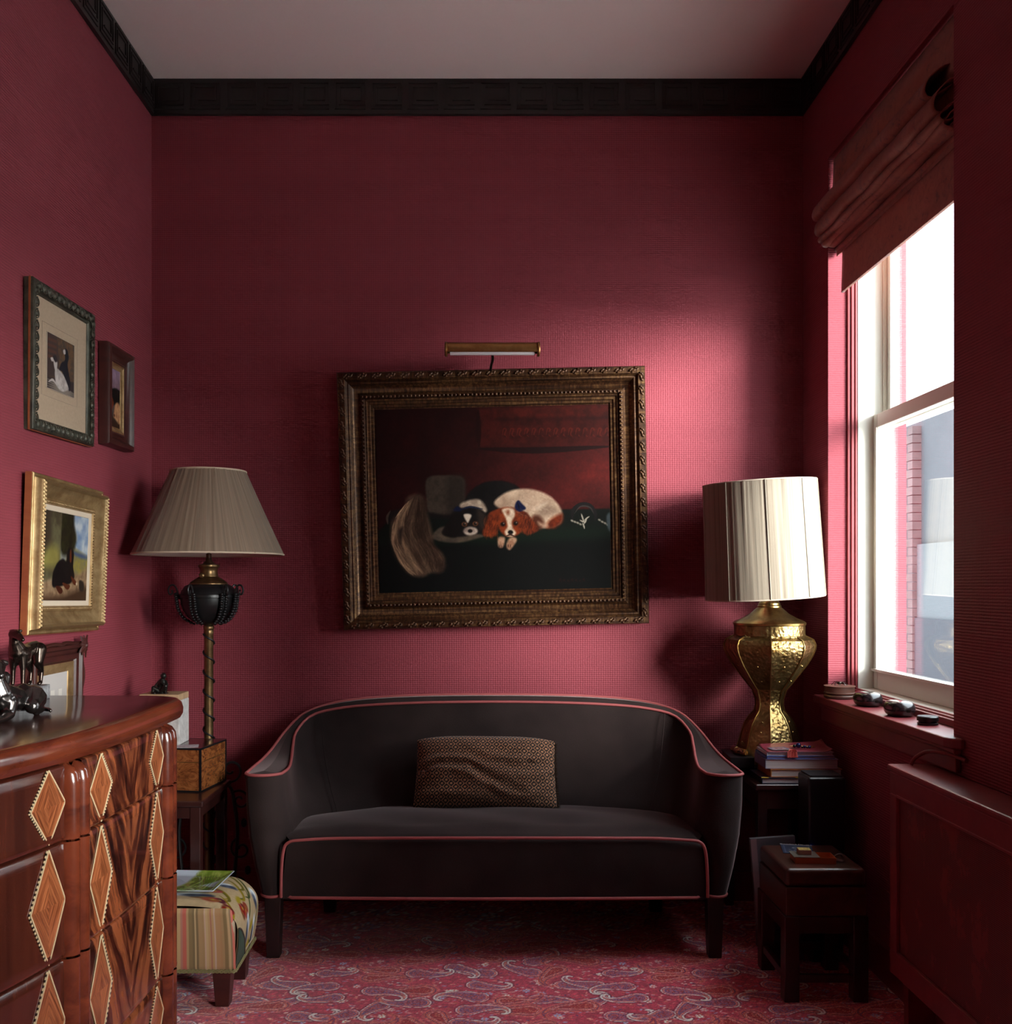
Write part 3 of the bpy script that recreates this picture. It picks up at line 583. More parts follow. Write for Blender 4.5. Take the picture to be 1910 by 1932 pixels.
p.poly(Z5([(940, 300), (975, 300), (960, 380), (955, 440), (940, 485), (880, 490), (845, 470), (870, 390), (890, 330)]), (.43, .165, .075), 2, c2=(.30, .105, .05)); p.poly(Z5([(1110, 310), (1160, 320), (1200, 370), (1245, 440), (1200, 470), (1150, 475), (1120, 430), (1120, 370)]), (.36, .13, .06), 2, c2=(.24, .085, .045))
p.poly(Z5([(985, 300), (1030, 288), (1072, 300), (1075, 345), (1055, 385), (1062, 430), (1085, 465), (1060, 490), (1020, 485), (1005, 455), (1025, 420), (1015, 370), (1000, 335)]), (.80, .70, .60), 2, c2=(.68, .57, .48))
p.ell(*Z5([(1028, 318)])[0], 9, 12, (.42, .2, .12), soft=3)
for x, y in ((992, 402), (1083, 397)): p.ell(*Z5([(x, y)])[0], 15, 13, (.20, .09, .05)); p.ell(*Z5([(x, y)])[0], 9, 9, (.03, .02, .015)); p.ell(*Z5([(x+5, y-5)])[0], 3, 3, (.6, .5, .45))
p.ell(*Z5([(1046, 460)])[0], 15, 12, (.03, .02, .02)); p.stroke(Z5([(1015, 485), (1046, 478), (1080, 490)]), 1.5, (.2, .1, .08))
for pts in ([(955, 510), (975, 490), (1005, 500), (1000, 545), (985, 568), (960, 560)], [(1018, 540), (1040, 500), (1080, 498), (1090, 520), (1065, 560), (1040, 585), (1020, 570)]): p.poly(Z5(pts), (.66, .50, .40), 2, c2=(.50, .34, .25))
for x in (965, 978, 1030, 1045): p.stroke(Z5([(x, 545), (x+3, 568)]), 1, (.2, .1, .08), .6)
p.poly(Z5([(1078, 290), (1085, 250), (1105, 235), (1130, 260), (1155, 292), (1110, 315)]), (.055, .07, .18), 1.5); p.stroke(Z5([(1095, 250), (1112, 300)]), 1.5, (.03, .035, .09))
for i in range(170): # coat and ear hair
    x, y = rr.uniform(860, 960), rr.uniform(340, 480)
    if i % 2: x, y = rr.uniform(1120, 1220), rr.uniform(330, 460)
    p.stroke(Z5([(x, y), (x-6+rr.uniform(-4, 4), y+18), (x-4, y+34)]), .7, rr.choice([(.55, .23, .1), (.2, .07, .035)]), .35)
for i in range(90):
    x, y = rr.uniform(1000, 1340), rr.uniform(200, 360); p.stroke(Z5([(x, y), (x+16, y+5), (x+30, y+14)]), .8, rr.choice([(.85, .76, .67), (.55, .45, .37)]), .14)
# plume
p.poly(Z5([(300, 230), (340, 195), (400, 185), (438, 220), (445, 300), (470, 380), (490, 470), (500, 540), (560, 610), (585, 690), (555, 745), (480, 745), (420, 775), (330, 760), (260, 690), (210, 590), (190, 480), (200, 380), (250, 320), (295, 300)]), (.30, .22, .17), 4, c2=(.19, .13, .105), ns=.05)
LP, CP, RP = (spline(q_, 80) for q_ in ([(305, 250), (215, 380), (198, 520), (262, 680), (350, 765)], [(370, 200), (320, 330), (300, 460), (370, 620), (440, 750)], [(432, 215), (455, 390), (480, 520), (565, 650), (545, 740)]))
def fl(k, t):
    i = int(np.clip(t, 0, 1)*79); return LP[i]*(1-2*k)+CP[i]*2*k if k < .5 else CP[i]*(2-2*k)+RP[i]*(2*k-1)
for i in range(620):
    k, t0 = rr.random(), rr.uniform(-.02, .85); dk = rr.uniform(-.10, .10); dt = rr.uniform(.10, .24); lit = np.clip(1.15-1.5*k+.25*math.sin(k*23), .12, 1)*(.45+.55*rr.random())
    c = np.array([.78, .62, .48])*lit+np.array([.10, .055, .04])*(1-lit); p.stroke(Z5([fl(k, t0), fl(np.clip(k+dk*.4, 0, 1), t0+dt/2), fl(np.clip(k+dk, 0, 1), t0+dt)]), rr.uniform(.6, 1.3), c, .42, n=12)
p.poly(Z5([(250, 440), (280, 420), (275, 480), (262, 540), (248, 490)]), (.09, .065, .06), 3, alpha=.8)
# dark collar with chain on the table
p.stroke(Z5([(1490, 385), (1490, 310), (1545, 268), (1610, 275), (1650, 330), (1648, 380)]), 4.5, (.085, .07, .07)); p.stroke(Z5([(1500, 330), (1545, 280), (1610, 285), (1640, 330)]), 1.2, (.2, .17, .16))
for x, y in ((1485, 380), (1505, 388), (1525, 395), (1545, 405), (1680, 375), (1700, 388), (1720, 398), (1738, 410)): p.ell(*Z5([(x, y)])[0], 8, 4.5, (.58, .54, .48), .5)
for pts in ([(1550, 330), (1560, 360), (1572, 395)], [(1608, 350), (1590, 362), (1570, 380)], [(1560, 395), (1568, 415), (1575, 438)], [(1590, 365), (1580, 385), (1570, 405)], [(1540, 375), (1560, 385), (1585, 390)]): p.stroke(Z5(pts), 1.3, (.62, .58, .52))
p.poly(Z5([(1730, 350), (1755, 330), (1758, 450), (1738, 430)]), (.22, .25, .26), 2)
for i, x in enumerate(range(1330, 1480, 22)): p.stroke([(x, 1392), (x+6, 1376+(i % 3)*4), (x+13, 1394)], 1.0, (.19, .055, .04), .6)
p.mottle(.10, .35, 15)
pa = p.obj('canvas', CW+.006, CH_+.006, M['canvas'], big, y=.024); pa['label'] = 'dark oil canvas with two spaniels, a hat and a plume'
MB().box(-PW/2+.01, PW/2-.01, .027, .043, -PH/2+.01, PH/2-.01).build('back_board', M['backing'], big)
# picture light on the frame
pl = thing('picture_light', 'brass picture light on a curved arm above the spaniel painting', 'lamp', (.04, 3.94, 2.225)); 
M['brass'] = gilt('brushed_brass', (.30, .15, .05), (.42, .235, .085), .9, .34)
sh = []
for x in (-.178, -.17, .17, .178):
    rr2 = .026 if abs(x) > .175 or True else .024
    sh.append([(x, rr2*math.cos(a)*.95, rr2*math.sin(a)) for a in np.linspace(R(-30), R(215), 20)])
MB().rings(sh, closed=False, caps=False).build('reflector', M['brass'], pl, smooth=40).modifiers.new('t', 'SOLIDIFY').thickness = .002
for sx in (-1, 1): MB().lathe([(.0, 0), (.028, 0), (.029, .006), (.026, .010), (0, .012)], 24).xf(Matrix.Translation((sx*.176, 0, 0)) @ Matrix.Rotation(R(90*sx), 4, 'Y')).build('end_cap', M['brass'], pl, smooth=40)
MB().tube([(-.165, 0, -.010), (.165, 0, -.010)], .0135, 16).build('tube', plain('frosted_white_tube', (.75, .70, .70), .4), pl, smooth=60)
MB().tube(spline([(.0, .010, -.015), (.002, .05, -.030), (-.004, .10, -.042), (-.006, .135, -.062)], 16), .0055, 8).build('arm', plain('dark_bronze_arm', (.02, .014, .012), .4, .6), pl, smooth=60)
# ---------------- pictures on the left wall (local +x runs along the wall towards the corner) ----------------
def wallpic(name, label, y, z, depth, tilt=0, lean=0): return thing(name, label, 'painting', (XL+depth, y, z), rot=(R(lean), R(tilt), R(90)))
# mounted print of two dogs
W1, H1 = .475, .452
pc = wallpic('framed_print', 'mounted print of two dogs in a carved green-black frame, topmost on the wall', 3.235, 2.0, .006, -1.4, 1.0)
pf = frame('frame', pc, W1, H1, [(0, -.004), (0, .022), (.003, .026), (.010, .028), (.022, .024), (.032, .020), (.036, .018), (.040, .012), (.040, .006)], M['greenbronze'])
eg = MB(); eg.ball((0, 0, 0), (.0085, .005, .010), 10, 6); ring = [(.0135*math.cos(a), -.001, .0135*math.sin(a)) for a in np.linspace(0, 2*math.pi, 14, endpoint=False)]; eg.tube(ring, .0022, 5, closed=True); eg.ball((.0165, .001, .008), (.003, .003, .004), 6, 4); eg.ball((.0165, .001, -.008), (.003, .003, .004), 6, 4)
run(eg.build('carved_scallop', M['greenbronze'], pf, smooth=60), pf, W1, H1, .019, -.0255, .036)
MB().box(-W1/2-.002, -W1/2+.004, -.016, -.010, -H1/2, H1/2).box(W1/2-.004, W1/2+.002, -.016, -.010, -H1/2, H1/2).box(-W1/2, W1/2, -.016, -.010, -H1/2-.002, -H1/2+.004).box(-W1/2, W1/2, -.016, -.010, H1/2-.004, H1/2+.002).build('gilt_edge', M['goldside'], pc)
MB().box(-W1/2+.036, W1/2-.036, -.010, -.004, -H1/2+.036, H1/2-.036).build('mount', M['mat'], pc)
p = Paint(110, 90, (.30, .22, .17)); g = p
p.poly([(0, 0), (.45, 0), (.40, .7), (0, .8)], (.26, .20, .19), .6, False); p.poly([(.35, 0), (1, 0), (1, .75), (.45, .8)], (.40, .29, .20), 3, False, c2=(.26, .22, .2), ns=.2)
for k in range(4): p.poly([(.02, .10+.1*k), (.33, .08+.1*k), (.33, .13+.1*k), (.02, .15+.1*k)], (.36, .22, .17), 1, False, .8)
p.poly([(0, .80), (1, .70), (1, 1), (0, 1)], (.20, .16, .16), 1, False); 
for k in range(5): p.stroke([(0, .84+.04*k), (.5, .86+.03*k), (1, .92+.02*k)], 1.6, (.60, .55, .50), .7)
p.poly([(.62, .18), (.72, .15), (.78, .28), (.74, .45), (.86, .75), (.80, .90), (.55, .60), (.42, .62), (.50, .45), (.64, .36)], (.11, .10, .13), 1); p.poly([(.57, .20), (.64, .17), (.66, .24), (.60, .26)], (.75, .7, .68), .8)
p.poly([(.28, .62), (.38, .58), (.60, .66), (.78, .85), (.70, .92), (.52, .96), (.34, .90), (.28, .75)], (.76, .72, .70), 1, c2=(.62, .58, .56)); p.poly([(.26, .60), (.22, .45), (.30, .40), (.36, .48), (.33, .64)], (.72, .68, .66), 1); p.poly([(.20, .40), (.30, .36), (.36, .44), (.28, .48)], (.16, .14, .16), 1); p.poly([(.12, .44), (.20, .42), (.22, .48), (.15, .49)], (.75, .7, .68), .7)
p.stroke([(.05, .88), (.2, .82), (.34, .88)], 2, (.75, .7, .68))
p.obj('print', .205, .172, M['print'], pc, y=-.0135, cz=.004, cx=-.012)
pb = MB(); 
for a, b, c, e in ((-.147, .123, .116, .1165), (-.147, .123, -.108, -.1075)): pb.box(a, b, -.0111, -.0099, c, e)
pb.box(-.147, -.1465, -.0111, -.0099, -.108, .116).box(.1225, .123, -.0111, -.0099, -.108, .116); pb.build('plate_mark', plain('mount_bevel', (.34, .26, .2), .9), pc)
MB().box(-.116, .092, -.0132, -.0095, -.083, .091).build('print_paper', plain('print_sheet', (.50, .41, .33), .9), pc)
# small mahogany-framed head study
W2, H2 = .262, .365
pc = wallpic('framed_oil_sketch', 'small oil of two dog heads in a deep mahogany frame near the corner', 3.71, 1.99, .004, -.8, .5)
frame('frame', pc, W2, H2, [(0, 0), (0, .028), (.004, .038), (.016, .042), (.020, .038), (.024, .030), (.034, .018), (.046, .014), (.050, .018), (.056, .018), (.058, .010)], M['mahog'])
frame('gilt_slip', pc, W2-.112, H2-.112, [(0, .004), (0, .017), (.006, .018), (.014, .012), (.020, .011), (.022, .006)], M['gold'])
p = Paint(60, 110, (.5, .52, .6)); p.grad(lambda a, U, V: np.stack([.46-.25*V+.1*(V < .35), .46-.28*V, .55-.42*V], -1)); p.mottle(.2, .12, 3)
p.poly([(-.1, .55), (.1, .42), (.35, .35), (.7, .32), (1.1, .38), (1.1, .62), (.6, .60), (.2, .66)], (.06, .05, .05), 1.5); p.poly([(.1, .55), (.3, .50), (.42, .60), (.25, .72), (.08, .68)], (.40, .18, .10), 1.5); p.poly([(.55, .60), (.75, .55), (.95, .60), (1.05, .85), (.85, .92), (.55, .85), (.40, .82), (.45, .72)], (.76, .56, .40), 2, c2=(.6, .4, .28)); p.ell(.47, .79, .06, .025, (.3, .12, .1)); p.poly([(-.1, .75), (.4, .85), (1.1, .95), (1.1, 1.1), (-.1, 1.1)], (.20, .13, .09), 4)
p.obj('panel', W2-.15, H2-.15, M['canvas'], pc, y=-.009); MB().box(-W2/2+.03, W2/2-.03, -.008, 0, -H2/2+.03, H2/2-.03).build('back_board', M['backing'], pc)
# gold-framed spaniel by a tree
W3, H3 = .552, .485
pc = wallpic('gilt_framed_painting', 'oil of a black and tan dog beneath a tree in a bright gold frame', 3.25, 1.392, .014, .9, 1.6)
pf = frame('frame', pc, W3, H3, [(0, .0), (0, .016), (.003, .020), (.009, .020), (.012, .0165), (.015, .020), (.0175, .034), (.020, .043), (.024, .046), (.029, .043), (.033, .036), (.046, .031), (.058, .020), (.068, .016), (.072, .020), (.084, .020), (.087, .012)], M['gold'])
MB().box(-W3/2-.002, -W3/2+.01, -.016, .004, -H3/2, H3/2).box(-W3/2, W3/2, -.016, .004, -H3/2-.001, -H3/2+.01).build('bole_side', M['goldside'], pc)
gd = MB()
rp = [[(-.0055, -.001, -.006), (-.002, -.001, -.0075), (.001, -.001, -.006)], [(-.004, -.006, 0), (-.0005, -.0072, -.001), (.003, -.006, 0)], [(-.001, -.001, .0075), (.002, -.001, .006), (.0055, -.001, .0075)]]
gd.rings(rp, closed=False, caps=False); run(gd.build('gadroon', M['gold'], pf, smooth=60), pf, W3, H3, .0240, -.0435, .0115)
bd = MB()
for i in range(150):
    w2, h2 = W3/2-.078, H3/2-.078; per = 4*(w2+h2); s = per*i/150
    q_ = (-w2+s, h2) if s < 2*w2 else (w2, h2-(s-2*w2)) if s < 2*w2+2*h2 else (w2-(s-2*w2-2*h2), -h2) if s < 4*w2+2*h2 else (-w2, -h2+(s-4*w2-2*h2))
    bd.ball((q_[0], -.020, q_[1]), (.0052, .004, .004), 6, 4)
tag(bd.build('bead_row', M['gold'], pf, smooth=60), kind='stuff')
frame('liner', pc, W3-.172, H3-.172, [(0, .006), (0, .014), (.016, .012), (.018, .008)], M['linen'])
p = Paint(150, 130, (.42, .40, .32)); p.grad(lambda a, U, V: np.stack([.50-.08*V+.06*U, .55-.12*V, .62-.30*V], -1)); p.mottle(.22, .06, 2)
p.poly([(.5, 0), (1.05, -.05), (1.05, .45), (.75, .42), (.55, .35)], (.42, .50, .62), 6, c2=(.70, .72, .74), ns=.06); p.poly([(.55, .40), (.8, .42), (1.05, .52), (1.05, .8), (.5, .8)], (.52, .47, .22), 4, c2=(.44, .40, .30)); p.poly([(.62, .42), (.85, .44), (1.02, .48), (.9, .50), (.7, .47)], (.24, .30, .42), 3)
p.poly([(.36, -.05), (.62, -.05), (.66, .12), (.72, .28), (.64, .42), (.42, .48), (.34, .3)], (.11, .09, .06), 4, c2=(.17, .16, .08), ns=.2); p.poly([(-.05, -.05), (.38, -.05), (.36, .55), (.34, .75), (-.05, .8)], (.36, .34, .24), 2, False, c2=(.26, .22, .16), ns=.07)
p.poly([(.02, .42), (.3, .40), (.33, .60), (.0, .62)], (.58, .54, .26), 8, alpha=.7); p.poly([(-.05, -.05), (.12, -.05), (.16, .3), (-.05, .5)], (.20, .15, .12), 8, alpha=.8)
p.poly([(-.05, .82), (.35, .74), (.8, .68), (1.05, .62), (1.05, 1.05), (-.05, 1.05)], (.58, .47, .36), 4, c2=(.44, .34, .25)); p.poly([(-.05, .96), (.5, .93), (1.05, .82), (1.05, 1.05), (-.05, 1.05)], (.24, .16, .11), 6)
p.poly([(.52, .42), (.60, .38), (.67, .45), (.66, .60), (.70, .72), (.60, .80), (.48, .82), (.36, .84), (.22, .84), (.22, .70), (.30, .58), (.42, .52), (.50, .54)], (.055, .04, .045), 1.5, c2=(.09, .07, .07)); p.poly([(.58, .42), (.61, .42), (.62, .54), (.58, .54)], (.33, .15, .08), 1.5); p.stroke([(.62, .72), (.70, .78), (.76, .80)], 4, (.30, .13, .07)); p.stroke([(.30, .84), (.38, .88), (.44, .89)], 5, (.25, .11, .07)); p.stroke([(.44, .80), (.54, .84), (.6, .83)], 4, (.30, .14, .08)); p.ell(.755, .80, .018, .018, (.75, .66, .55)); p.poly([(.82, .76), (.92, .78), (.92, .88), (.83, .87)], (.13, .10, .09), 1.5)
p.obj('canvas', W3-.206, H3-.206, M['canvas'], pc, y=-.011); MB().box(-W3/2+.02, W3/2-.02, -.009, .002, -H3/2+.02, H3/2-.02).build('back_board', M['backing'], pc)
# ornate dark frame, low on the wall beyond the chest
W4, H4 = .40, .44
pc = wallpic('ornate_framed_picture', 'ornate dark carved frame with gilt slip and pale mount, low behind the chest', 3.178, .895, .005, 0, 1.0)
pf = frame('frame', pc, W4, H4, [(0, 0), (0, .016), (.008, .026), (.018, .026), (.024, .016), (.034, .014), (.038, .022), (.054, .020), (.060, .012), (.066, .012)], M['mahog'])
frame('gilt_slip', pc, W4-.124, H4-.124, [(0, .004), (0, .015), (.008, .016), (.020, .010), (.030, .009), (.032, .005)], M['gold'])
MB().box(-W4/2+.07, W4/2-.07, -.006, -.002, -H4/2+.07, H4/2-.07).build('mount', plain('grey_mount', (.46, .42, .40), .9), pc)
for i in range(3): MB().box(-.07+.055*i, -.045+.055*i, -.0075, -.0055, .05, .075).build('print', plain('tiny_print', (.60, .55, .50), .9), pc)
lv = MB()
for k in range(9):
    a = k*2*math.pi/9+.2; l = .034+.010*(k % 2); rg = []
    for s_, w in ((.1, .004), (.45, .011), (.75, .007), (1, .001)): rg.append([(l*s_*math.cos(a)-w*u*math.sin(a), -.010-.010*(1-s_)-.004*(1-u*u), l*s_*math.sin(a)+w*u*math.cos(a)) for u in (-1, 0, 1)])
    lv.rings(rg, closed=False, caps=False)
lv.ball((0, -.018, 0), .009, 8, 6)
lo = lv.build('corner_leaf', M['mahog'], pf, smooth=50); lo.location = (W4/2-.014, -.016, H4/2-.014)
for sx, sz in ((-1, 1), (-1, -1), (1, -1)): inst(lo, pf, (sx*(W4/2-.014), -.016, sz*(H4/2-.014)), (0, 1.5*sx, 0))
sc_ = MB(); 
for sx in (-1, 1): sc_.tube(spline([(sx*(W4/2-.004), -.02, .15), (sx*(W4/2+.004), -.022, .10), (sx*(W4/2-.012), -.02, .04), (sx*(W4/2+.002), -.02, -.04), (sx*(W4/2-.006), -.02, -.14)], 30), .005, 6)
sc_.tube(spline([(-.15, -.02, H4/2-.006), (-.05, -.024, H4/2+.002), (.0, -.03, H4/2-.002), (.05, -.024, H4/2+.002), (.15, -.02, H4/2-.006)], 30), .006, 6); sc_.build('scrolling_vine', M['mahog'], pf, smooth=60)
# ---------------- lamps ----------------
def silk(name, c, seed):
    t = NT(name); tc = t.n('ShaderNodeTexCoord'); sp = t.n('ShaderNodeSeparateXYZ', None, Vector=tc.outputs['Object']); an = t.math('ARCTAN2', sp.outputs[1], sp.outputs[0])
    v = t.n('ShaderNodeCombineXYZ', None, X=t.math('MULTIPLY', an, 26.0), Y=t.math('MULTIPLY', sp.outputs[2], .9), Z=float(seed)); v2 = t.n('ShaderNodeCombineXYZ', None, X=t.math('MULTIPLY', an, 95.0), Y=t.math('MULTIPLY', sp.outputs[2], .7), Z=float(seed)+3)
    n1 = t.noise(v, 1, 3, .6); n2 = t.noise(v2, 1, 2, .6); f = t.math('ADD', t.math('MULTIPLY', n1, .6), t.math('MULTIPLY', n2, .4))
    col = t.ramp(f, [(.30, tuple(x*.35 for x in c)), (.46, tuple(x*.85 for x in c)), (.7, tuple(min(1, x*1.15) for x in c))]); t.p(Base__Color=col, Roughness=.75, Sheen__Weight=.2); t.bump(f, .5, .002)
    tl = t.n('ShaderNodeBsdfTranslucent', None, Color=col); mx = t.n('ShaderNodeMixShader', None, _0=.14, _1=t.b.outputs[0], _2=tl); t.set(t.out.inputs[0], mx); return t.m
M['silk1'] = silk('taupe_string_silk', (.25, .172, .118), 1); M['silk2'] = silk('cream_string_silk', (.34, .275, .205), 5)
M['iron'] = plain('black_iron', (.011, .010, .011), .35, .3, bump=.15, bscale=90)
M['lining'] = plain('shade_lining', (.62, .50, .44), .8)
def pleats(r0, r1, h, n=220, amp=.0012, seed=1):
    rn = np.random.default_rng(seed); a = amp*rn.normal(size=n); b = amp*rn.normal(size=n); rs = []
    for k in range(9):
        u = k/8; rs.append([((r0+(r1-r0)*u+a[j]*(1-u)+b[j]*u)*math.cos(2*math.pi*j/n), (r0+(r1-r0)*u+a[j]*(1-u)+b[j]*u)*math.sin(2*math.pi*j/n), h*u) for j in range(n)])
    return MB().rings(rs, caps=False)
def ringt(r, z, rad, n=64): return MB().tube([(r*math.cos(2*math.pi*k/n), r*math.sin(2*math.pi*k/n), z) for k in range(n)], rad, 6, closed=True)
# --- floor lamp with iron vine ---
LX, LY = -1.040, 3.83; k_ = LY/F
zz = lambda py: CAMZ-(py-HY)*k_
fl_ = thing('floor_lamp', 'brass and black iron floor lamp with a wide taupe shade in the corner', 'lamp', (LX, LY, 0))
zb, zt = zz(1046), zz(890); sh_ = pleats(139*k_, 69*k_, zt-zb, 260, .0013, 2).build('shade', M['silk1'], fl_, smooth=80, loc=(0, 0, zb))
MB().lathe([(138*k_-.003, .001), (69*k_-.003, zt-zb-.001)], 64, caps=False).build('lining', M['lining'], sh_, smooth=60)
for r_, z_ in ((139*k_, 0), (69*k_, zt-zb)): ringt(r_, z_, .0035).build('rim', plain('shade_tape', (.50, .38, .28), .8), sh_, smooth=60)
spd = MB()
for a in (0, 2.09, 4.19): spd.tube([(.008*math.cos(a), .008*math.sin(a), zt-.03), (69*k_*math.cos(a), 69*k_*math.sin(a), zt-.004)], .0018, 6)
spd.build('spider', M['brass'], fl_)
MB().lathe([(.004, zz(900)), (.004, zz(1043)), (.010, zz(1045)), (.010, zz(1052)), (.012, zz(1058)), (.024, zz(1064)), (.026, zz(1066))], 24).build('burner', M['darkgilt'], fl_, smooth=40)
M['oldbrass'] = gilt('tarnished_brass', (.085, .048, .022), (.21, .125, .055), .85, .36)
MB().lathe([(.026, zz(1064)), (.040, zz(1066)), (.040, zz(1069)), (.034, zz(1073)), (.032, zz(1080)), (.035, zz(1085)), (.036, zz(1088)), (.052, zz(1093)), (.066, zz(1098)), (.071, zz(1101)), (.071, zz(1104))], 40).build('collar', M['oldbrass'], fl_, smooth=35)
MB().tube([(-.012, -.034, zz(1086)), (-.012, -.05, zz(1086))], .003, 8).ball((-.012, -.056, zz(1086)), (.010, .004, .010), 12, 8).build('wick_knob', M['oldbrass'], fl_, smooth=50)
bw = [(.070, zz(1102)), (.088, zz(1106)), (.099, zz(1114)), (.104, zz(1121)), (.107, zz(1122)), (.108, zz(1127)), (.104, zz(1128)), (.103, zz(1138)), (.096, zz(1150)), (.080, zz(1163)), (.056, zz(1173)), (.030, zz(1178)), (.014, zz(1180))]
MB().lathe(bw, 48).build('font_bowl', M['iron'], fl_, smooth=35)
for a in (-.30, 1.0, 2.35, 3.45, 4.45, 5.45):
    ca, sa = math.cos(a), math.sin(a); pts = [(.105, 1130), (.112, 1122), (.118, 1110), (.128, 1104), (.140, 1105), (.147, 1112), (.144, 1120), (.136, 1121), (.132, 1116), (.136, 1113)]
    MB().tube(spline([(r*ca, r*sa, zz(y)) for r, y in pts], 40), .0036, 6).build('scroll_handle', M['iron'], fl_, smooth=60)
    g_ = MB(); pts = spline([(.118*ca, .118*sa, zz(1121)), (.114*ca, .114*sa, zz(1135)), (.108*ca, .108*sa, zz(1150)), (.088*ca, .088*sa, zz(1166)), (.05*ca, .05*sa, zz(1178))], 14); g_.tube(pts, .004, 6)
    for i, q_ in enumerate(pts[:-1]):
        for s_ in (-1, 1):
            c_ = np.array(q_)+np.array([-sa, ca, 0])*s_*.009+np.array([ca, sa, 0])*.003; g_.ball(tuple(c_), (.0075, .0075, .0055), 7, 5)
    g_.ball(tuple(pts[0]), .007, 8, 6); tag(g_.build('leaf_garland', M['iron'], fl_, smooth=50), kind='stuff')
MB().lathe([(.014, zz(1178)), (.020, zz(1182)), (.020, zz(1186)), (.017, zz(1189)), (.019, zz(1193)), (.017, zz(1196)), (.0165, .10), (.024, .09), (.03, .06), (.012, .04)], 24).build('pole', M['oldbrass'], fl_, smooth=40)
vine = []
for i in range(230):
    u = i/229; a = 3.6+u*11.2*2*math.pi; vine.append((.0205*math.cos(a), .0205*math.sin(a), zz(1196)-u*(zz(1196)-.30)))
MB().tube(vine, .0034, 6).build('spiral_vine', M['iron'], fl_, smooth=60)
def spiral(c, r0, r1, a0, turns, n=28): return [(c[0]+(r0+(r1-r0)*i/(n-1))*math.cos(a0+turns*2*math.pi*i/(n-1)), c[1]+(r0+(r1-r0)*i/(n-1))*math.sin(a0+turns*2*math.pi*i/(n-1))) for i in range(n)]
for j, a in enumerate((-.05, 1.7, 3.25)):
    ca, sa = math.cos(a), math.sin(a); ft = MB(); dd = lambda pts: [(r*ca, r*sa, z) for r, z in pts]
    ft.tube(spline(dd([(.02, .50), (.05, .545), (.085, .53), (.10, .46), (.11, .36), (.10, .22), (.085, .12), (.10, .05), (.135, .012)]), 50), .007, 6)
    for c, r_, a0, tn in (((.085, .60), .048, 4.2, 1.25), ((.12, .485), .040, 2.4, -1.3), ((.125, .30), .045, 1.8, 1.2), ((.115, .16), .032, 1.6, -1.3)): ft.tube(dd(spiral(c, r_, .008, a0, tn)), .005, 6)
    for r_, z in ((.15, .575), (.135, .40), (.15, .22)): ft.ball((r_*ca, r_*sa, z), (.012, .012, .018), 8, 6)
    ft.ball((.137*ca, .137*sa, .010), (.014, .014, .010), 8, 6); ft.build('scroll_foot', M['iron'], fl_, smooth=60)
# --- embossed brass table lamp by the window ---
LX, LY = 1.1125, 3.90; k_ = LY/F; TZ = .589
M['emb'] = None
t = NT('embossed_brass'); vo = t.n('ShaderNodeTexVoronoi', {'feature': 'SMOOTH_F1'}, Vector=t.coords((1, 1, 1)), Scale=85.0); nz = t.noise(t.coords(), 48, 3, .55, .8); h = t.math('ADD', t.math('MULTIPLY', vo.outputs['Distance'], 1.2), t.math('MULTIPLY', nz, .8))
t.p(Base__Color=t.ramp(t.noise(t.coords(), 14, 4), [(.3, (.16, .085, .024)), (.7, (.37, .265, .11))]), Metallic=1.0, Roughness=.33); t.bump(h, .7, .004); M['emb'] = t.m
M['brightbrass'] = gilt('polished_brass', (.22, .125, .04), (.42, .28, .10), 1.0, .28)
bl = thing('brass_table_lamp', 'octagonal embossed brass table lamp with a pale drum shade beside the window', 'lamp', (LX, LY, TZ))
zz = lambda py: CAMZ-(py-HY)*k_-TZ
def octo(prof): return MB().lathe([(r*k_/.965, zz(y)) for r, y in prof], 8, rot=R(22.5)+R(9))
octo([(63, 1196), (66, 1201), (76, 1206), (80, 1214), (80, 1222), (76, 1234), (66, 1252), (50, 1274), (38, 1290), (31, 1299)]).build('vase_body', M['emb'], bl, smooth=20, bevel=.0015)
octo([(31, 1297), (28, 1304), (24, 1318), (23, 1328), (26, 1340), (36, 1352), (43, 1364), (48, 1380), (53, 1398), (57, 1412), (59, 1424), (60, 1440)]).build('pedestal', M['emb'], bl, smooth=20, bevel=.0015)
octo([(60, 1440), (61, 1443), (61, 1450), (58, 1451.3)]).build('foot', M['brightbrass'], bl, smooth=20)
rb = MB()
pf_ = [(63, 1199), (77, 1206), (81, 1216), (80, 1224), (76, 1235), (66, 1253), (50, 1275), (38, 1291), (30, 1301), (25, 1318), (24, 1328), (27, 1340), (37, 1352), (44, 1364), (49, 1380), (54, 1398), (58, 1412), (61, 1440)]
for j in range(8):
    a = R(31.5)+j*math.pi/4; rb = MB(); rb.tube([(r*k_/.965*math.cos(a), r*k_/.965*math.sin(a), zz(y)) for r, y in pf_], .0028, 6); rb.build('rib', M['brightbrass'], bl, smooth=60)
MB().lathe([(60*k_, zz(1199)), (65*k_, zz(1198)), (65*k_, zz(1180)), (63*k_, zz(1178))], 48).build('gallery', M['emb'], bl, smooth=30)
MB().lathe([(66*k_, zz(1179)), (67*k_, zz(1175)), (64*k_, zz(1172)), (50*k_, zz(1166)), (36*k_, zz(1158)), (26*k_, zz(1149)), (22*k_, zz(1146)), (22*k_, zz(1143)), (20*k_, zz(1141)), (20*k_, zz(1138)), (18*k_, zz(1136)), (16*k_, zz(1132)), (6*k_, zz(1131)), (5*k_, zz(1122)), (5*k_, zz(1090))], 48).build('cap', M['brightbrass'], bl, smooth=25)
fw = MB(); fw.ball((0, 0, 0), (.006, .006, .005), 8, 6)
for j in range(6): fw.ball((.0085*math.cos(j*1.047), .0085*math.sin(j*1.047), 0), (.0048, .0048, .004), 7, 5)
fo_ = None
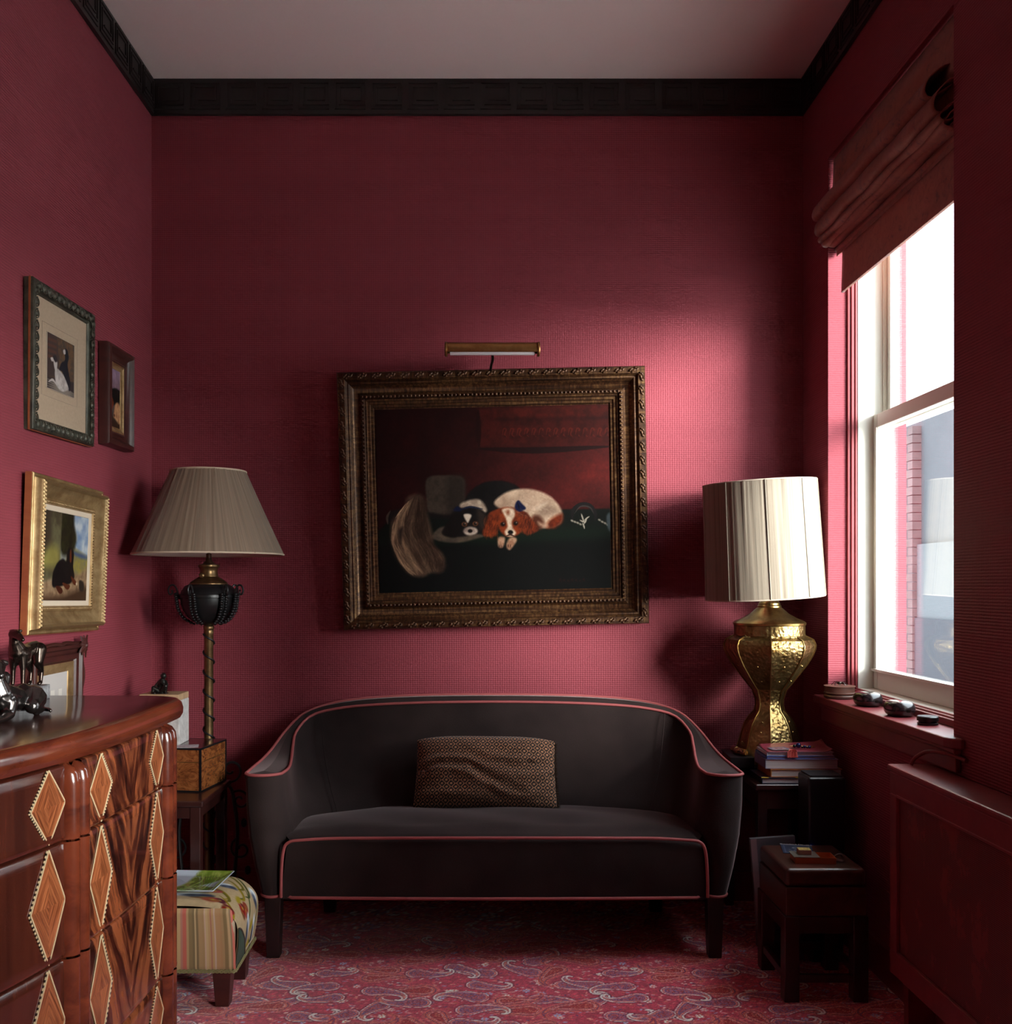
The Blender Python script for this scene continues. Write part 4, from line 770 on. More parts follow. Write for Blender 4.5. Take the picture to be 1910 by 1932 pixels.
for j in range(8):
    a = R(9)+j*math.pi/4+math.pi/4
    for r, y, tl, s in ((76, 1216, 85, 1.25), (62, 1250, 58, 1.1), (41, 1280, 52, .8), (39, 1362, 110, .8), (45, 1382, 108, 1.1), (55, 1403, 112, 1.1)):
        rr_ = (r*.955)*k_
        o = fo_ = fw.build('rosette', M['brightbrass'], bl, smooth=60) if fo_ is None else inst(fo_, bl, (0, 0, 0))
        o.location = (rr_*math.cos(a), rr_*math.sin(a), zz(y)); o.rotation_euler = (0, R(tl), a); o.scale = (s, s, s)
zb, zt = zz(1127), zz(911); tilt = (R(1.5), R(-3.2), 0)
sh_ = pleats(109*k_, 103.5*k_, zt-zb, 220, .0010, 4).build('shade', M['silk2'], bl, smooth=80, loc=((1443-1452)*k_, 0, zb)); sh_.rotation_euler = tilt
MB().lathe([(109*k_-.003, .001), (103.5*k_-.003, zt-zb-.001)], 64, caps=False).build('lining', plain('white_lining', (.7, .66, .6), .8), sh_, smooth=60)
for r_, z_ in ((109*k_, 0), (103.5*k_, zt-zb)): ringt(r_, z_, .0025).build('rim', plain('cream_tape', (.50, .40, .32), .8), sh_, smooth=60)
gp = MB()
for j in range(9): a = 2*math.pi*j/9+.35; gp.tube([(109.6*k_*math.cos(a), 109.6*k_*math.sin(a), .001), (104.1*k_*math.cos(a), 104.1*k_*math.sin(a), zt-zb)], .0022, 5)
gp.build('gore_cord', M['silk2'], sh_, smooth=60)
# ---------------- chest of drawers ----------------
def flame(name, lo, mi_, hi, yc, dark=1.0):
    t = NT(name); tc = t.n('ShaderNodeTexCoord'); sp = t.n('ShaderNodeSeparateXYZ', None, Vector=tc.outputs['Object']); u = t.math('ABSOLUTE', t.math('SUBTRACT', sp.outputs[1], yc))
    c = t.math('SUBTRACT', t.math('MULTIPLY', u, 1.0), t.math('MULTIPLY', sp.outputs[2], .42)); wob = t.noise(t.coords((3, 3, 3)), 2.2, 2)
    v = t.n('ShaderNodeCombineXYZ', None, X=t.math('MULTIPLY_ADD', wob, 1.6, t.math('MULTIPLY', c, 34.0)), Y=t.math('MULTIPLY', sp.outputs[2], 3.2), Z=t.math('MULTIPLY', u, 5.0))
    n1 = t.noise(v, 1.0, 6, .62, .4); n2 = t.noise(t.coords((1, 5, 2.2)), 2.4, 3); f = t.math('ADD', t.math('MULTIPLY', n1, .72), t.math('MULTIPLY', n2, .34))
    t.p(Base__Color=t.ramp(f, [(.42, lo), (.51, mi_), (.61, hi)]), Roughness=.24, Coat__Weight=.7, Coat__Roughness=.08); t.bump(n1, .04, .0006); return t.m
CO = (-1.12, 2.4, 0)
M['flame'] = flame('flame_mahogany', (.010, .0025, .002), (.060, .012, .006), (.25, .066, .024), 2.50-CO[1])
M['ribbon'] = wood('ribbon_mahogany', (.034, .007, .0045), (.090, .018, .009), (16, 40, 2), .25, .7, 1.0)
M['mahogred'] = wood('polished_mahogany', (.055, .0095, .0055), (.175, .035, .014), (14, 4, 14), .2, .8, 1.0)
M['toplac'] = wood('dark_polished_top', (.022, .005, .004), (.060, .013, .008), (14, 3, 14), .22, .35, 1.0)
def tulip(name, ang, k):
    t = NT(name); a = t.coords(rot=(R(ang), 0, 0)); b = t.n('ShaderNodeMapping', None, Vector=a, Scale=(1, 240, 9)); nz = t.noise(b, 1, 4, .7, .3)
    t.p(Base__Color=t.ramp(nz, [(.36, (.13*k, .030*k, .010*k)), (.48, (.27*k, .075*k, .026*k)), (.62, (.43*k, .135*k, .050*k))]), Roughness=.28, Coat__Weight=.6, Coat__Roughness=.1); return t.m
M['satin1'] = tulip('tulipwood_a', 28, 1.0); M['satin2'] = tulip('tulipwood_b', -28, .85)
M['string'] = plain('boxwood_line', (.66, .50, .30), .35, coat=.5); M['check'] = plain('ebony_block', (.012, .006, .005), .35, coat=.5)
ch = thing('chest_of_drawers', 'bow-fronted mahogany chest of drawers with inlaid diamonds along the wall', 'chest', CO)
ctl = np.array([(1.45, -1.20), (1.55, -1.14), (1.7, -1.06), (1.85, -.99), (2.0, -.943), (2.16, -.907), (2.33, -.888), (2.6, -.880), (2.8, -.884), (2.88, -.905), (2.925, -.945), (2.938, -1.0)])
cp = spline(ctl, 220)
XF = lambda y: float(np.interp(y, cp[:, 0], cp[:, 1]))
ys = list(np.linspace(1.47, 2.84, 70))
def outline(off=0, yend=.0):
    f_ = [(XF(y)+off, y) for y in ys]+[(-.888+off, 2.87+yend*.6), (-.92+off*.9, 2.915+yend), (-.965, 2.935+yend), (XL+.012, 2.938+yend)]; return f_+[(XL+.012, 1.47)]
B = lambda mb, n, m, par=ch, **k: mb.build(n, m, par, org=CO, **k)
B(MB().prism(outline(-.012), .05, .925), 'carcase', M['mahogred'], smooth=40)
B(MB().prism(outline(-.03), 0, .05), 'plinth', M['mahogred'], smooth=40)
# moulded top
tp = MB(); rs = []
for off, z in ((.010, .922), (.026, .926), (.033, .938), (.034, .952), (.029, .968), (.018, .977), (.004, .979)): rs.append([(XF(y)+off, y, z) for y in ys if y < 2.70]+[(-1.01+(.128+off)*math.cos(t_)**.75, 2.815+(.125+off*.8)*math.sin(t_)**.75, z) for t_ in np.linspace(.05, math.pi/2, 14)]+[(XL+.012, 2.94+off*.8, z), (XL+.012, 1.47, z)])
TOPR = None
tp.rings(rs, caps=True); tp.mi = [0]*len(tp.f); tp.mi[-1] = 1; B(tp, 'top', [M['mahogred'], M['toplac']], smooth=35)
ZS = [(.7516, .918), (.50, .7516), (.234, .50), (.055, .234)]
def strip(m, ya, yb, prof, n=40, cap=True):
    rs = []
    for y in np.linspace(ya, yb, n):
        d = (XF(y+.004)-XF(y-.004))/.008; nx, ny = 1/math.hypot(1, d), -d/math.hypot(1, d); rs.append([(XF(y)+nx*o, y+ny*o, z) for o, z in prof])
    m.rings(rs, closed=False, caps=False); return m
for di, (a, b) in enumerate(ZS):
    pf = [(-.012, b-.002), (.004, b-.003), (.008, b-.007), (.010, b-.03), (.010, a+.028), (.013, a+.014), (.012, a+.006), (.006, a+.002), (-.012, a+.002)]
    d = strip(MB(), 2.235, 2.748, pf, 36); dr = d.build('drawer', M['flame'], ch, org=CO, smooth=50)
    B(strip(MB(), 1.50, 2.165, pf, 50), 'side_panel', M['ribbon'], dr, smooth=50); B(strip(MB(), 2.85, 2.855, pf, 3), 'end_panel', M['ribbon'], dr, smooth=50)
    for yc, rr_ in ((2.180, .021), (2.219, .021), (2.768, .022), (2.808, .022)):   # reeded pilasters, domed on the top drawer
        x = XF(yc)+.004; rs = []; zt_ = b-.002
        lv = [(a+.003, 0.97), (a+.006, 1.0), (a+.012, 1.03), (a+.02, 1.0)]+([(zt_-.045, 1.0), (zt_-.022, .9), (zt_-.008, .6), (zt_-.001, .15)] if di == 0 else [(zt_, 1.0)])
        for z, s in lv: rs.append([(x+(.033*s*math.sin(t_))*1.0-.004, yc-rr_*math.cos(t_)*(1 if s > .95 else s**.5), z) for t_ in np.linspace(0, math.pi, 13)])
        m_ = MB().rings(rs, closed=False, caps=False); m_.f = [f[::-1] for f in m_.f]; B(m_, 'pilaster_reed', M['mahogred'], dr, smooth=50)
    for yc, side in ((2.105, -1), (2.318, 1), (2.690, -1), (1.62, 1)):
        zc, hw, e = (a+b)/2+.002, .056, .0112; h0, h1 = a+.006, b-.005
        P = lambda y, z, q=0: (XF(y)+e+q, y, z)
        q = MB()
        for qi, (sy, zend) in enumerate(((-1, h1), (1, h1), (-1, h0), (1, h0))):
            n = 5; vs = []; fs = []
            for i in range(n+1):
                for j in range(n+1-i): vs.append(P(yc+sy*hw*i/n, zc+(zend-zc)*j/n))
            idx = {}; c = 0
            for i in range(n+1):
                for j in range(n+1-i): idx[i, j] = c; c += 1
            for i in range(n):
                for j in range(n-i):
                    f_ = [(idx[i, j], idx[i+1, j], idx[i, j+1])]
                    if j < n-i-1: f_.append((idx[i+1, j], idx[i+1, j+1], idx[i, j+1]))
                    fs += f_ if (sy > 0) == (zend > zc) else [g_[::-1] for g_ in f_]
            q.add(vs, fs, 0 if qi in (0, 3) else 1)
        B(q, 'diamond_inlay', [M['satin1'], M['satin2']], dr)
        l_ = MB(); ck = MB(); cn = [(yc-hw, zc), (yc, h1), (yc+hw, zc), (yc, h0)]
        for i in range(4):
            (ya, za), (yb, zb_) = cn[i], cn[(i+1) % 4]; n = 6
            for j in range(n):
                l_.bar(P(ya+(yb-ya)*j/n, za+(zb_-za)*j/n, .0004), P(ya+(yb-ya)*(j+1)/n, za+(zb_-za)*(j+1)/n, .0004), .0032, .0016, (1, 0, 0))
        for (ya, za), (yb, zb_) in (((yc, h1), (yc+side*hw, zc)), ((yc+side*hw, zc), (yc, h0))):
            n = 26; oy = side*.0055
            for j in range(0, n): (ck if j % 2 else l_).bar(P(ya+oy+(yb-ya)*j/n, za+(zb_-za)*j/n, .0003), P(ya+oy+(yb-ya)*(j+1)/n, za+(zb_-za)*(j+1)/n, .0003), .0042, .0016, (1, 0, 0))
        B(l_, 'boxwood_stringing', M['string'], dr); B(ck, 'chequer_banding', M['check'], dr)
# ---------------- bronzes on the chest ----------------
M['bronze'] = plain('dark_bronze', (.075, .055, .045), .26, .95, bump=.1, bscale=120, vary=.3)
M['silverbronze'] = plain('silvered_bronze', (.13, .115, .11), .22, .95, bump=.08, bscale=120, vary=.3)
t = NT('grey_marble'); nz = t.noise(t.coords((1, 1, 1)), 55, 6, .7, 1.0); t.p(Base__Color=t.ramp(nz, [(.35, (.06, .06, .065)), (.6, (.33, .33, .34))]), Roughness=.3); M['marble'] = t.m
def dog_standing(name, label, loc, s, rz=0, mat=None, turn=.25):
    d = thing(name, label, 'figurine', loc, rz); m = MB()
    V_ = lambda p: (p[0]*s, p[1]*s, p[2]*s)
    def chn(ps, rs): m.chain([V_(q) for q in ps], [r*s*1.22 for r in rs])
    chn([(0, -.42, .80), (0, -.30, .74), (0, 0, .80), (0, .25, .86), (0, .42, .82)], [.16, .20, .135, .115, .16])
    chn([(0, -.46, .90), (0, -.55, 1.02), (0, -.58, 1.18)], [.15, .10, .085]); chn([(0, -.58, 1.20), (turn*.3, -.66, 1.20), (turn, -.84, 1.10)], [.10, .085, .042])
    for sx in (-1, 1):
        chn([(sx*.09, -.40, .76), (sx*.11, -.40, .42), (sx*.11, -.42, .08), (sx*.11, -.50, .04)], [.10, .05, .036, .042])
        chn([(sx*.10, .40, .80), (sx*.12, .33, .55), (sx*.12, .50, .32), (sx*.12, .46, .06), (sx*.12, .38, .04)], [.15, .10, .045, .035, .04])
        chn([(sx*.07, -.55, 1.27), (sx*.11, -.50, 1.27)], [.035, .03])
    chn([(0, .50, .86), (0, .60, .62), (0, .62, .36), (.03, .54, .22)], [.04, .03, .025, .02])
    remesh(m.build('body', mat or M['bronze'], d), .0021, 3); return d
db = thing('standing_hound_bronze', 'bronze standing hound on a grey marble block on the chest', 'figurine', (-1.283, 2.79, .979))
MB().box(-.048, .048, -.10, .088, 0, .040).build('marble_base', M['marble'], db, bevel=.0015)
m = dog_standing('tmp', 'tmp', (0, 0, 0), .125, 0, M['bronze'], .30); hb = [c for c in bpy.data.objects if c.parent == m][0]; hb.parent = db; hb.location = (.014, .012, .039); bpy.data.objects.remove(m)
dog_standing('hound_bronze', 'bronze hound at the photo edge, behind the reclining greyhound', (-1.252, 2.585, .979), .100, R(8), M['silverbronze'], -.2)
d = thing('reclining_greyhound_bronze', 'silvery bronze greyhound lying with raised head on the chest', 'figurine', (-1.150, 2.455, .979)); m = MB(); s = .158
V_ = lambda p: (p[0]*s, p[1]*s, p[2]*s)
def chn(ps, rs): m.chain([V_(q) for q in ps], [r*s*1.15 for r in rs])
chn([(0, -.28, .34), (0, -.10, .30), (0, .15, .27), (0, .38, .27), (0, .52, .22)], [.20, .19, .165, .20, .17]); chn([(0, -.36, .42), (-.01, -.42, .60), (-.02, -.40, .76)], [.16, .11, .095]); chn([(-.02, -.40, .80), (.02, -.46, .80), (.14, -.62, .70)], [.115, .10, .05])
for sx in (-1, 1):
    chn([(sx*.13, -.30, .26), (sx*.15, -.36, .10), (sx*.15, -.62, .055), (sx*.15, -.84, .05)], [.11, .075, .055, .06]); chn([(sx*.14, .45, .24), (sx*.24, .22, .15), (sx*.25, .50, .07), (sx*.26, .30, .05)], [.19, .11, .055, .055]); chn([(sx*.07-.02, -.36, .88), (sx*.10-.02, -.30, .86)], [.04, .032])
chn([(0, .62, .14), (.16, .72, .05), (.34, .62, .04), (.40, .50, .04)], [.045, .035, .028, .025]); remesh(m.build('body', M['silverbronze'], d), .0022, 3)
MB().tube([( -.002+.0185*math.cos(a), -.065+.0170*math.sin(a), .100+.003*math.sin(a)) for a in np.linspace(0, 2*math.pi, 20, endpoint=False)], .0022, 6, closed=True).build('collar', M['bronze'], d, smooth=60)
# ---------------- side table, box, plinth and figure beyond the chest ----------------
M['darktable'] = wood('dark_table_wood', (.020, .006, .006), (.048, .014, .011), (10, 10, 3), .3, .4)
def table(name, label, x0, x1, y0, y1, zt, apron, lw, over=.012, rail=None, mat=None):
    t_ = thing(name, label, 'table', ((x0+x1)/2, (y0+y1)/2, 0)); w, d = (x1-x0)/2, (y1-y0)/2; mat = mat or M['darktable']
    MB().box(-w, w, -d, d, zt-.022, zt).build('tabletop', mat, t_, bevel=.006, seg=3)
    o = over; 
    q = o+.004
    for a, b, c, e in ((-w+o+lw, w-o-lw, -d+q, -d+q+.016), (-w+o+lw, w-o-lw, d-q-.016, d-q), (-w+q, -w+q+.016, -d+o+lw, d-o-lw), (w-q-.016, w-q, -d+o+lw, d-o-lw)): MB().box(a, b, c, e, zt-.022-apron, zt-.022).build('apron', mat, t_, bevel=.002)
    for sx in (-1, 1):
        for sy in (-1, 1): x, y = sx*(w-o-lw/2), sy*(d-o-lw/2); MB().box(x-lw/2, x+lw/2, y-lw/2, y+lw/2, 0, zt-.022).build('leg', mat, t_, bevel=.003)
    if rail:
        for sx in (-1, 1): MB().box(sx*(w-o-lw/2)-.01, sx*(w-o-lw/2)+.01, -d+o+lw, d-o-lw, rail, rail+.03).build('stretcher', mat, t_, bevel=.002)
        for sy in (-1, 1): MB().box(-w+o+lw, w-o-lw, sy*(d-o-lw/2)-.01, sy*(d-o-lw/2)+.01, rail, rail+.03).build('stretcher', mat, t_, bevel=.002)
    return t_
table('side_table', 'small dark wood table holding the burl box beyond the chest', -1.335, -.946, 3.41, 3.80, .5695, .04, .036)
t = NT('burl_veneer'); nz = t.noise(t.coords((1, 1, 1.6)), 18, 6, .7, 2.5); t.p(Base__Color=t.ramp(nz, [(.34, (.085, .022, .008)), (.5, (.22, .068, .020)), (.68, (.34, .125, .040))]), Roughness=.25, Coat__Weight=.7, Coat__Roughness=.08); M['burl'] = t.m
wb = thing('wooden_box', 'orange burl wood box with black edges on the table beneath the plinth', 'box', (-.996, 3.559, .5695), R(-8.4))
bw_, bd_, bh = .305, .222, .155
MB().box(-bw_, 0, 0, bd_, 0, .104).build('body', M['burl'], wb); MB().box(-bw_, 0, 0, bd_, .1055, bh-.004).build('lid', M['burl'], wb); MB().box(-bw_+.004, -.004, .004, bd_-.004, bh-.004, bh).build('lid_top', M['toplac'], wb, bevel=.001)
MB().box(-bw_-.0006, .0006, -.0006, bd_+.0006, .1035, .106).build('brass_line', M['brass'], wb)
e_ = MB()
for x in (-bw_, 0):
    for y in (0, bd_): e_.box(x-.003, x+.003, y-.003, y+.003, 0, bh)
for z in (.002, bh-.003): e_.box(-bw_, 0, -.003, .003, z-.003, z+.003).box(-.003, .003, 0, bd_, z-.003, z+.003).box(-bw_, 0, bd_-.003, bd_+.003, z-.003, z+.003).box(-bw_-.003, -bw_+.003, 0, bd_, z-.003, z+.003)
e_.build('ebony_edging', M['black'], wb)
TB = .5695+bh
pln = thing('stone_plinth', 'rough grey stone plinth with wooden cap on the burl box', 'plinth', (-1.164, 3.69, TB))
MB().box(-.072, .072, -.060, .060, .0, .160).build('stone', plain('pale_rough_stone', (.50, .47, .46), .95, bump=.8, bscale=110, vary=.2), pln, bevel=.003)
MB().box(-.073, .071, -.061, .061, .160, .183).build('wood_cap', wood('pale_oak', (.36, .22, .12), (.52, .34, .20), (6, 30, 30), .6, 0), pln, bevel=.002)
fg = thing('seated_figure_bronze', 'small dark bronze of a seated figure on the stone plinth', 'figurine', (-1.172, 3.67, TB+.183)); m = MB(); s = .072
chn([(.05, .0, .10), (.0, .05, .30), (.08, .0, .55), (.10, -.02, .68)], [.20, .17, .19, .11]); chn([(.12, -.03, .72), (.16, -.05, .86)], [.07, .13]); chn([(.16, -.05, .90), (.12, .02, .90)], [.13, .12])
chn([(-.05, -.1, .12), (-.30, -.22, .30), (-.32, -.25, .06), (-.22, -.32, .03)], [.13, .09, .07, .06]); chn([(.1, -.12, .12), (.32, -.25, .38), (.30, -.20, .08), (.34, -.30, .04)], [.13, .10, .07, .06]); chn([(-.05, -.02, .60), (-.22, -.08, .40), (-.30, -.2, .28)], [.08, .06, .05]); chn([(.24, -.02, .60), (.36, -.12, .45), (.25, -.28, .48), (.15, -.26, .55)], [.08, .06, .05, .05]); m.ball((0, 0, .02*s), (.42*s, .36*s, .05*s), 12, 6)
remesh(m.build('body', plain('black_bronze', (.030, .027, .024), .32, .8, bump=.1, bscale=200), fg), .0012, 2)
MB().box(-.045, .045, -.03, .03, 0, .0012).build('card', plain('printed_card', (.40, .33, .36), .7, vary=.3, bscale=200), thing('postcard', 'small printed card on the burl box in front of the plinth', 'card', (-1.062, 3.605, TB+.0002), R(14)))
# ---------------- footstool and plate ----------------
st = thing('footstool', 'floral tapestry footstool with striped front and dark tapered legs beside the chest', 'stool', (-.945, 3.235, 0)); SZ0, SZ1 = .118, .318
hw, hd = .187, .142; n_u, n_v = 170, 110
U, V = np.meshgrid(np.linspace(0, 1, n_u), np.linspace(0, 1, n_v))
ang = np.linspace(0, 1, n_u); prof_ = spline([(-hw, SZ0), (-hw-.006, SZ0+.07), (-hw-.004, SZ0+.13), (-hw+.012, SZ1-.028), (-hw+.05, SZ1-.002), (-hw*.5, SZ1+.010), (0, SZ1+.016), (hw*.5, SZ1+.012), (hw-.045, SZ1-.0), (hw-.008, SZ1-.030), (hw+.008, SZ0+.13), (hw+.006, SZ0+.07), (hw-.006, SZ0)], n_u)
X = np.broadcast_to(prof_[:, 0], U.shape).copy(); Z = np.broadcast_to(prof_[:, 1], U.shape).copy(); Y = (V-.5)*2*hd
end = 1-np.clip((np.abs(V-.5)*2-.90)/.10, 0, 1)**2*.35; zr = np.clip((Z-SZ0-.14)/.06, 0, 1); Z = Z-(1-end)*.05*zr; X = X*(1-.03*(1-end))
P_ = Paint(n_u, n_v, (.66, .57, .44)); A = P_; rr = random.Random(12)
A.a *= (.92+.16*fbm(A.J*.6, A.I*.6, 2))[..., None]
for i in range(11):
    x, y = rr.uniform(.45, .98), rr.uniform(.02, .98); A.stroke([(x-.10, y+.15), (x-.02, y+.02), (x+.04, y-.10), (x+.02, y-.2)], 1.8, rr.choice([(.36, .33, .10), (.50, .42, .10), (.22, .25, .12)]))
for i in range(12):
    x, y = rr.uniform(.38, .98), rr.uniform(.03, .97); c = rr.choice([(.48, .13, .12), (.50, .28, .20), (.60, .30, .16), (.30, .13, .15)])
    for k in range(6): a = k*1.05+rr.random(); A.ell(x+.020*math.cos(a), y+.036*math.sin(a), .022, .030, tuple(v*rr.uniform(.6, 1.2) for v in c), a, 1.2)
    A.ell(x, y, .012, .02, (.62, .52, .2))
for x, y, a in ((.52, .22, .2), (.78, .86, -.2), (.88, .45, .9), (.93, .75, 1.2), (.60, .62, .3), (.40, .4, .2), (.95, .2, 1.3)):
    A.ell(x, y, .055, .06, (.84, .85, .86), a, 2, c2=(.70, .73, .78)); A.ell(x+.02, y-.03, .038, .042, (.14, .16, .22), a, 2, c2=(.35, .38, .45)); A.ell(x+.055, y-.01, .026, .035, (.22, .24, .32), a, 2)
for x, y in ((.97, .55), (.9, .62), (.72, .4)): A.ell(x, y, .018, .07, (.56, .49, .12), .1, 1.5)
M['tapestry'] = vcol('wool_tapestry', .95, bump=.5, bscale=380, spec=.1)
gridobj('tapestry_cover', X, Y, Z, A.a, M['tapestry'], st)
# striped front panel
n1, n2 = 160, 40; U, V = np.meshgrid(np.linspace(0, 1, n1), np.linspace(0, 1, n2)); ed = np.clip(np.minimum(U, 1-U)/.05, 0, 1)
Xs = (U-.5)*2*(hw+.001-.012*V**2); Zs = SZ0+V*(SZ1-SZ0-.008)-.008*(1-ed)**2*V; Ys = -hd-.010*np.sqrt(np.clip(ed, 0, 1))*np.clip(np.minimum(V, 1-V)*10+.35, 0, 1)
cols = [(.72, .58, .40), (.66, .40, .36), (.72, .28, .25), (.66, .52, .36), (.45, .36, .22), (.38, .31, .20), (.62, .48, .32), (.60, .46, .30), (.74, .62, .44), (.76, .62, .56), (.70, .54, .36), (.62, .36, .30), (.68, .52, .34), (.74, .64, .60), (.66, .48, .32), (.64, .46, .30)]
sq = [0, 0, 1, 2, 2, 3, 4, 4, 5, 8, 5, 6, 6, 7, 9, 8, 10, 11, 10, 13, 14, 14, 15, 6, 4, 4, 3, 5, 2, 2, 1, 0]; ix = (U*len(sq)*1.9).astype(int) % len(sq); C = np.array(cols)[np.array(sq)[ix]]*.72+.28*np.array([.70, .60, .47])
gridobj('striped_front', Xs, Ys, Zs, C, vcol('striped_silk', .55, sheen=.3), st)
gp = MB(); rs = []
for k in range(9):
    u = k/8; yy = -hd-.002+u*.13; top = SZ0+.125*(1-u**1.6)+.004; xb = hw+.0085
    rs.append([(np.interp(z, [SZ0, SZ0+.07, SZ0+.13], [hw-.003, hw+.0095, hw+.0115]), yy, z) for z in np.linspace(SZ0, top, 6)])
gp.rings(rs, closed=False, caps=False); gp.build('green_leather_corner', plain('green_leather', (.045, .075, .055), .45, bump=.3, bscale=60, vary=.2), st, smooth=60)
MB().tube([r_[-1] for r_ in rs], .003, 6).build('braid', plain('brown_braid', (.07, .045, .035), .8, bump=.6, bscale=300), st)
per = [(-hw, -hd-.008), (hw-.004, -hd-.008), (hw+.002, -hd), (hw-.002, hd), (-hw, hd)]; rope = MB(); P2 = []
for i in range(len(per)-1):
    a, b = np.array(per[i]), np.array(per[i+1]); n = max(2, int(np.linalg.norm(b-a)/.002)); P2 += [tuple(a+(b-a)*j/n) for j in range(n)]
for ph in (0, math.pi): rope.tube([(x, y, SZ0+.0035*math.sin(i*.5+ph)) if i % 1 == 0 else 0 for i, (x, y) in enumerate(P2)], .0032, 5)
tag(rope.build('rope_trim', plain('olive_rope', (.20, .17, .07), .8), st, smooth=60), kind='stuff')
MB().box(-hw+.004, hw-.003, -hd-.005, hd-.004, SZ0+.004, SZ1-.045).build('padding', plain('cream_padding', (.45, .36, .25), .9), st, bevel=.008)
MB().box(-hw+.01, hw-.01, -hd+.005, hd-.005, SZ0-.004, SZ0+.01).build('base_board', M['black'], st)
for x in (-1, 1):
    for y in (-1, 1): leg(x*(hw-.045), y*(hd-.035), .058, SZ0, 0, 0, .72).build('leg', M['mahog'], st, bevel=.002)
nu, nv = 110, 100; U, V = np.meshgrid(np.linspace(-1, 1, nu), np.linspace(-1, 1, nv)); Q = Paint(nu, nv, (.74, .77, .82)); Q.poly([(.55, .0), (.95, -.05), (.9, .3), (.7, .6), (.45, .75), (.5, .45)], (.40, .48, .16), 3, c2=(.58, .62, .30)); Q.poly([(.30, .75), (.6, .60), (.9, .70), (.8, .95), (.45, .98)], (.34, .42, .15), 3, c2=(.62, .66, .40))
for k in range(7): Q.stroke([(.05, .45+.03*k), (.3, .30+.05*k), (.5, .5+.03*k)], .8, (.45, .48, .50), .5)
for k in range(9): Q.stroke([(.5+.04*k, .05), (.6+.03*k, .4), (.4+.06*k, .8)], .9, rr.choice([(.70, .74, .50), (.30, .38, .12)]), .6)
Q.ell(.62, .78, .12, .07, (.48, .55, .30), .3, 3); Q.stroke([(.55, .78), (.62, .74), (.68, .79), (.6, .83)], 1.2, (.72, .74, .6))
ptr = np.maximum(np.abs(U), np.abs(V)); pz = .012*np.clip((ptr-.72)/.28, 0, 1)**1.6
plt_ = thing('glass_plate', 'square glass plate with green swirls lying on the footstool', 'plate', (-.958, 3.262, SZ1+.0155), R(-3))
gridobj('dish', U*.124, V*.110, pz+.001, Q.a[::-1], vcol('painted_glass', .12, .8), plt_, solid=.003)
# ---------------- table by the window with books ----------------
table('lamp_table', 'dark wood table holding the brass lamp and books by the window', .978, 1.298, 3.60, 4.138, .589, .07, .034)
M['pages'] = None
t = NT('page_edges'); sp = t.n('ShaderNodeSeparateXYZ', None, Vector=t.n('ShaderNodeTexCoord').outputs['Object']); v = t.n('ShaderNodeCombineXYZ', None, Z=t.math('MULTIPLY', sp.outputs[2], 900.0), X=t.math('MULTIPLY', sp.outputs[0], 3.0), Y=t.math('MULTIPLY', sp.outputs[1], 3.0)); nz = t.noise(v, 1, 3)
t.p(Base__Color=t.ramp(nz, [(.3, (.42, .36, .36)), (.65, (.68, .62, .60))]), Roughness=.9); t.bump(nz, .3, .001); M['pages'] = t.m
def book(name, label, x0, y0, z, w, d, h, cov, spine='x-', rz=0, group=None, th=.0025, cat='book', soft=False):
    b = thing(name, label, cat, (x0+w/2, y0+d/2, z), rz, group); a, e = w/2, d/2; o = .004
    MB().box(-a, a, -e, e, 0, th).build('back_cover', cov, b); MB().box(-a, a, -e, e, h-th, h).build('front_cover', cov, b)
    px = {'x-': (-a+th, a-o, -e+o, e-o), 'y-': (-a+o, a-o, -e+th, e-o), 'y+': (-a+o, a-o, -e+o, e-th)}[spine]
    MB().box(px[0], px[1], px[2], px[3], th, h-th).build('pages', M['pages'], b)
    sp_ = {'x-': (-a-.001, -a+th, -e, e), 'y-': (-a, a, -e-.001, -e+th), 'y+': (-a, a, e-th, e+.001)}[spine]
    MB().box(*sp_, .0003, h-.0003).build('spine', cov, b, bevel=.0008); return b
G = 'books stacked on the lamp table'; z = .589
navy = plain('navy_cover', (.012, .016, .045), .35); orange = wood('orange_cover', (.33, .095, .018), (.46, .16, .03), (30, 30, 3), .5, .1); lilac = plain('lilac_cover', (.16, .12, .22), .5, vary=.3); blue = plain('blue_cover', (.05, .10, .33), .4); white = plain('white_cover', (.60, .58, .60), .5); redc = plain('crimson_cover', (.22, .025, .045), .4, bump=.05)
b1 = book('hardback_book', 'wide navy book with yellow cover bands, lowest of the stack by the window', 1.004, 3.612, z, .282, .165, .022, navy, 'x-', group=G)
for x0, x1 in ((-.141, -.115), (-.02, .0)): MB().box(x0, x1, -.0832, -.0700, .0215, .0225).build('yellow_band', plain('yellow_print', (.50, .36, .04), .5), b1)
z += .0226; book('hardback_book', 'orange-spined thick book, second from the bottom of the stack', 1.036, 3.618, z, .258, .158, .029, orange, 'x-', R(1), G)
z += .0296; book('paperback_book', 'thick pale paged book in the middle of the stack', 1.022, 3.622, z, .262, .153, .034, lilac, 'x-', R(-1.2), G, .001)
z += .0345; book('blue_booklet', 'thin blue booklet near the top of the stack', 1.026, 3.630, z, .246, .146, .010, blue, 'x-', R(.8), G, .002)
z += .0105; book('white_booklet', 'thin white booklet under the crimson cover', 1.030, 3.634, z, .240, .140, .012, white, 'x-', R(-.5), G, .001)
z += .0125
cv = thing('crimson_magazine', 'crimson magazine with curling cover on top of the book stack', 'magazine', (1.150, 3.702, z)); U, V = np.meshgrid(np.linspace(-1, 1, 30), np.linspace(-1, 1, 24))
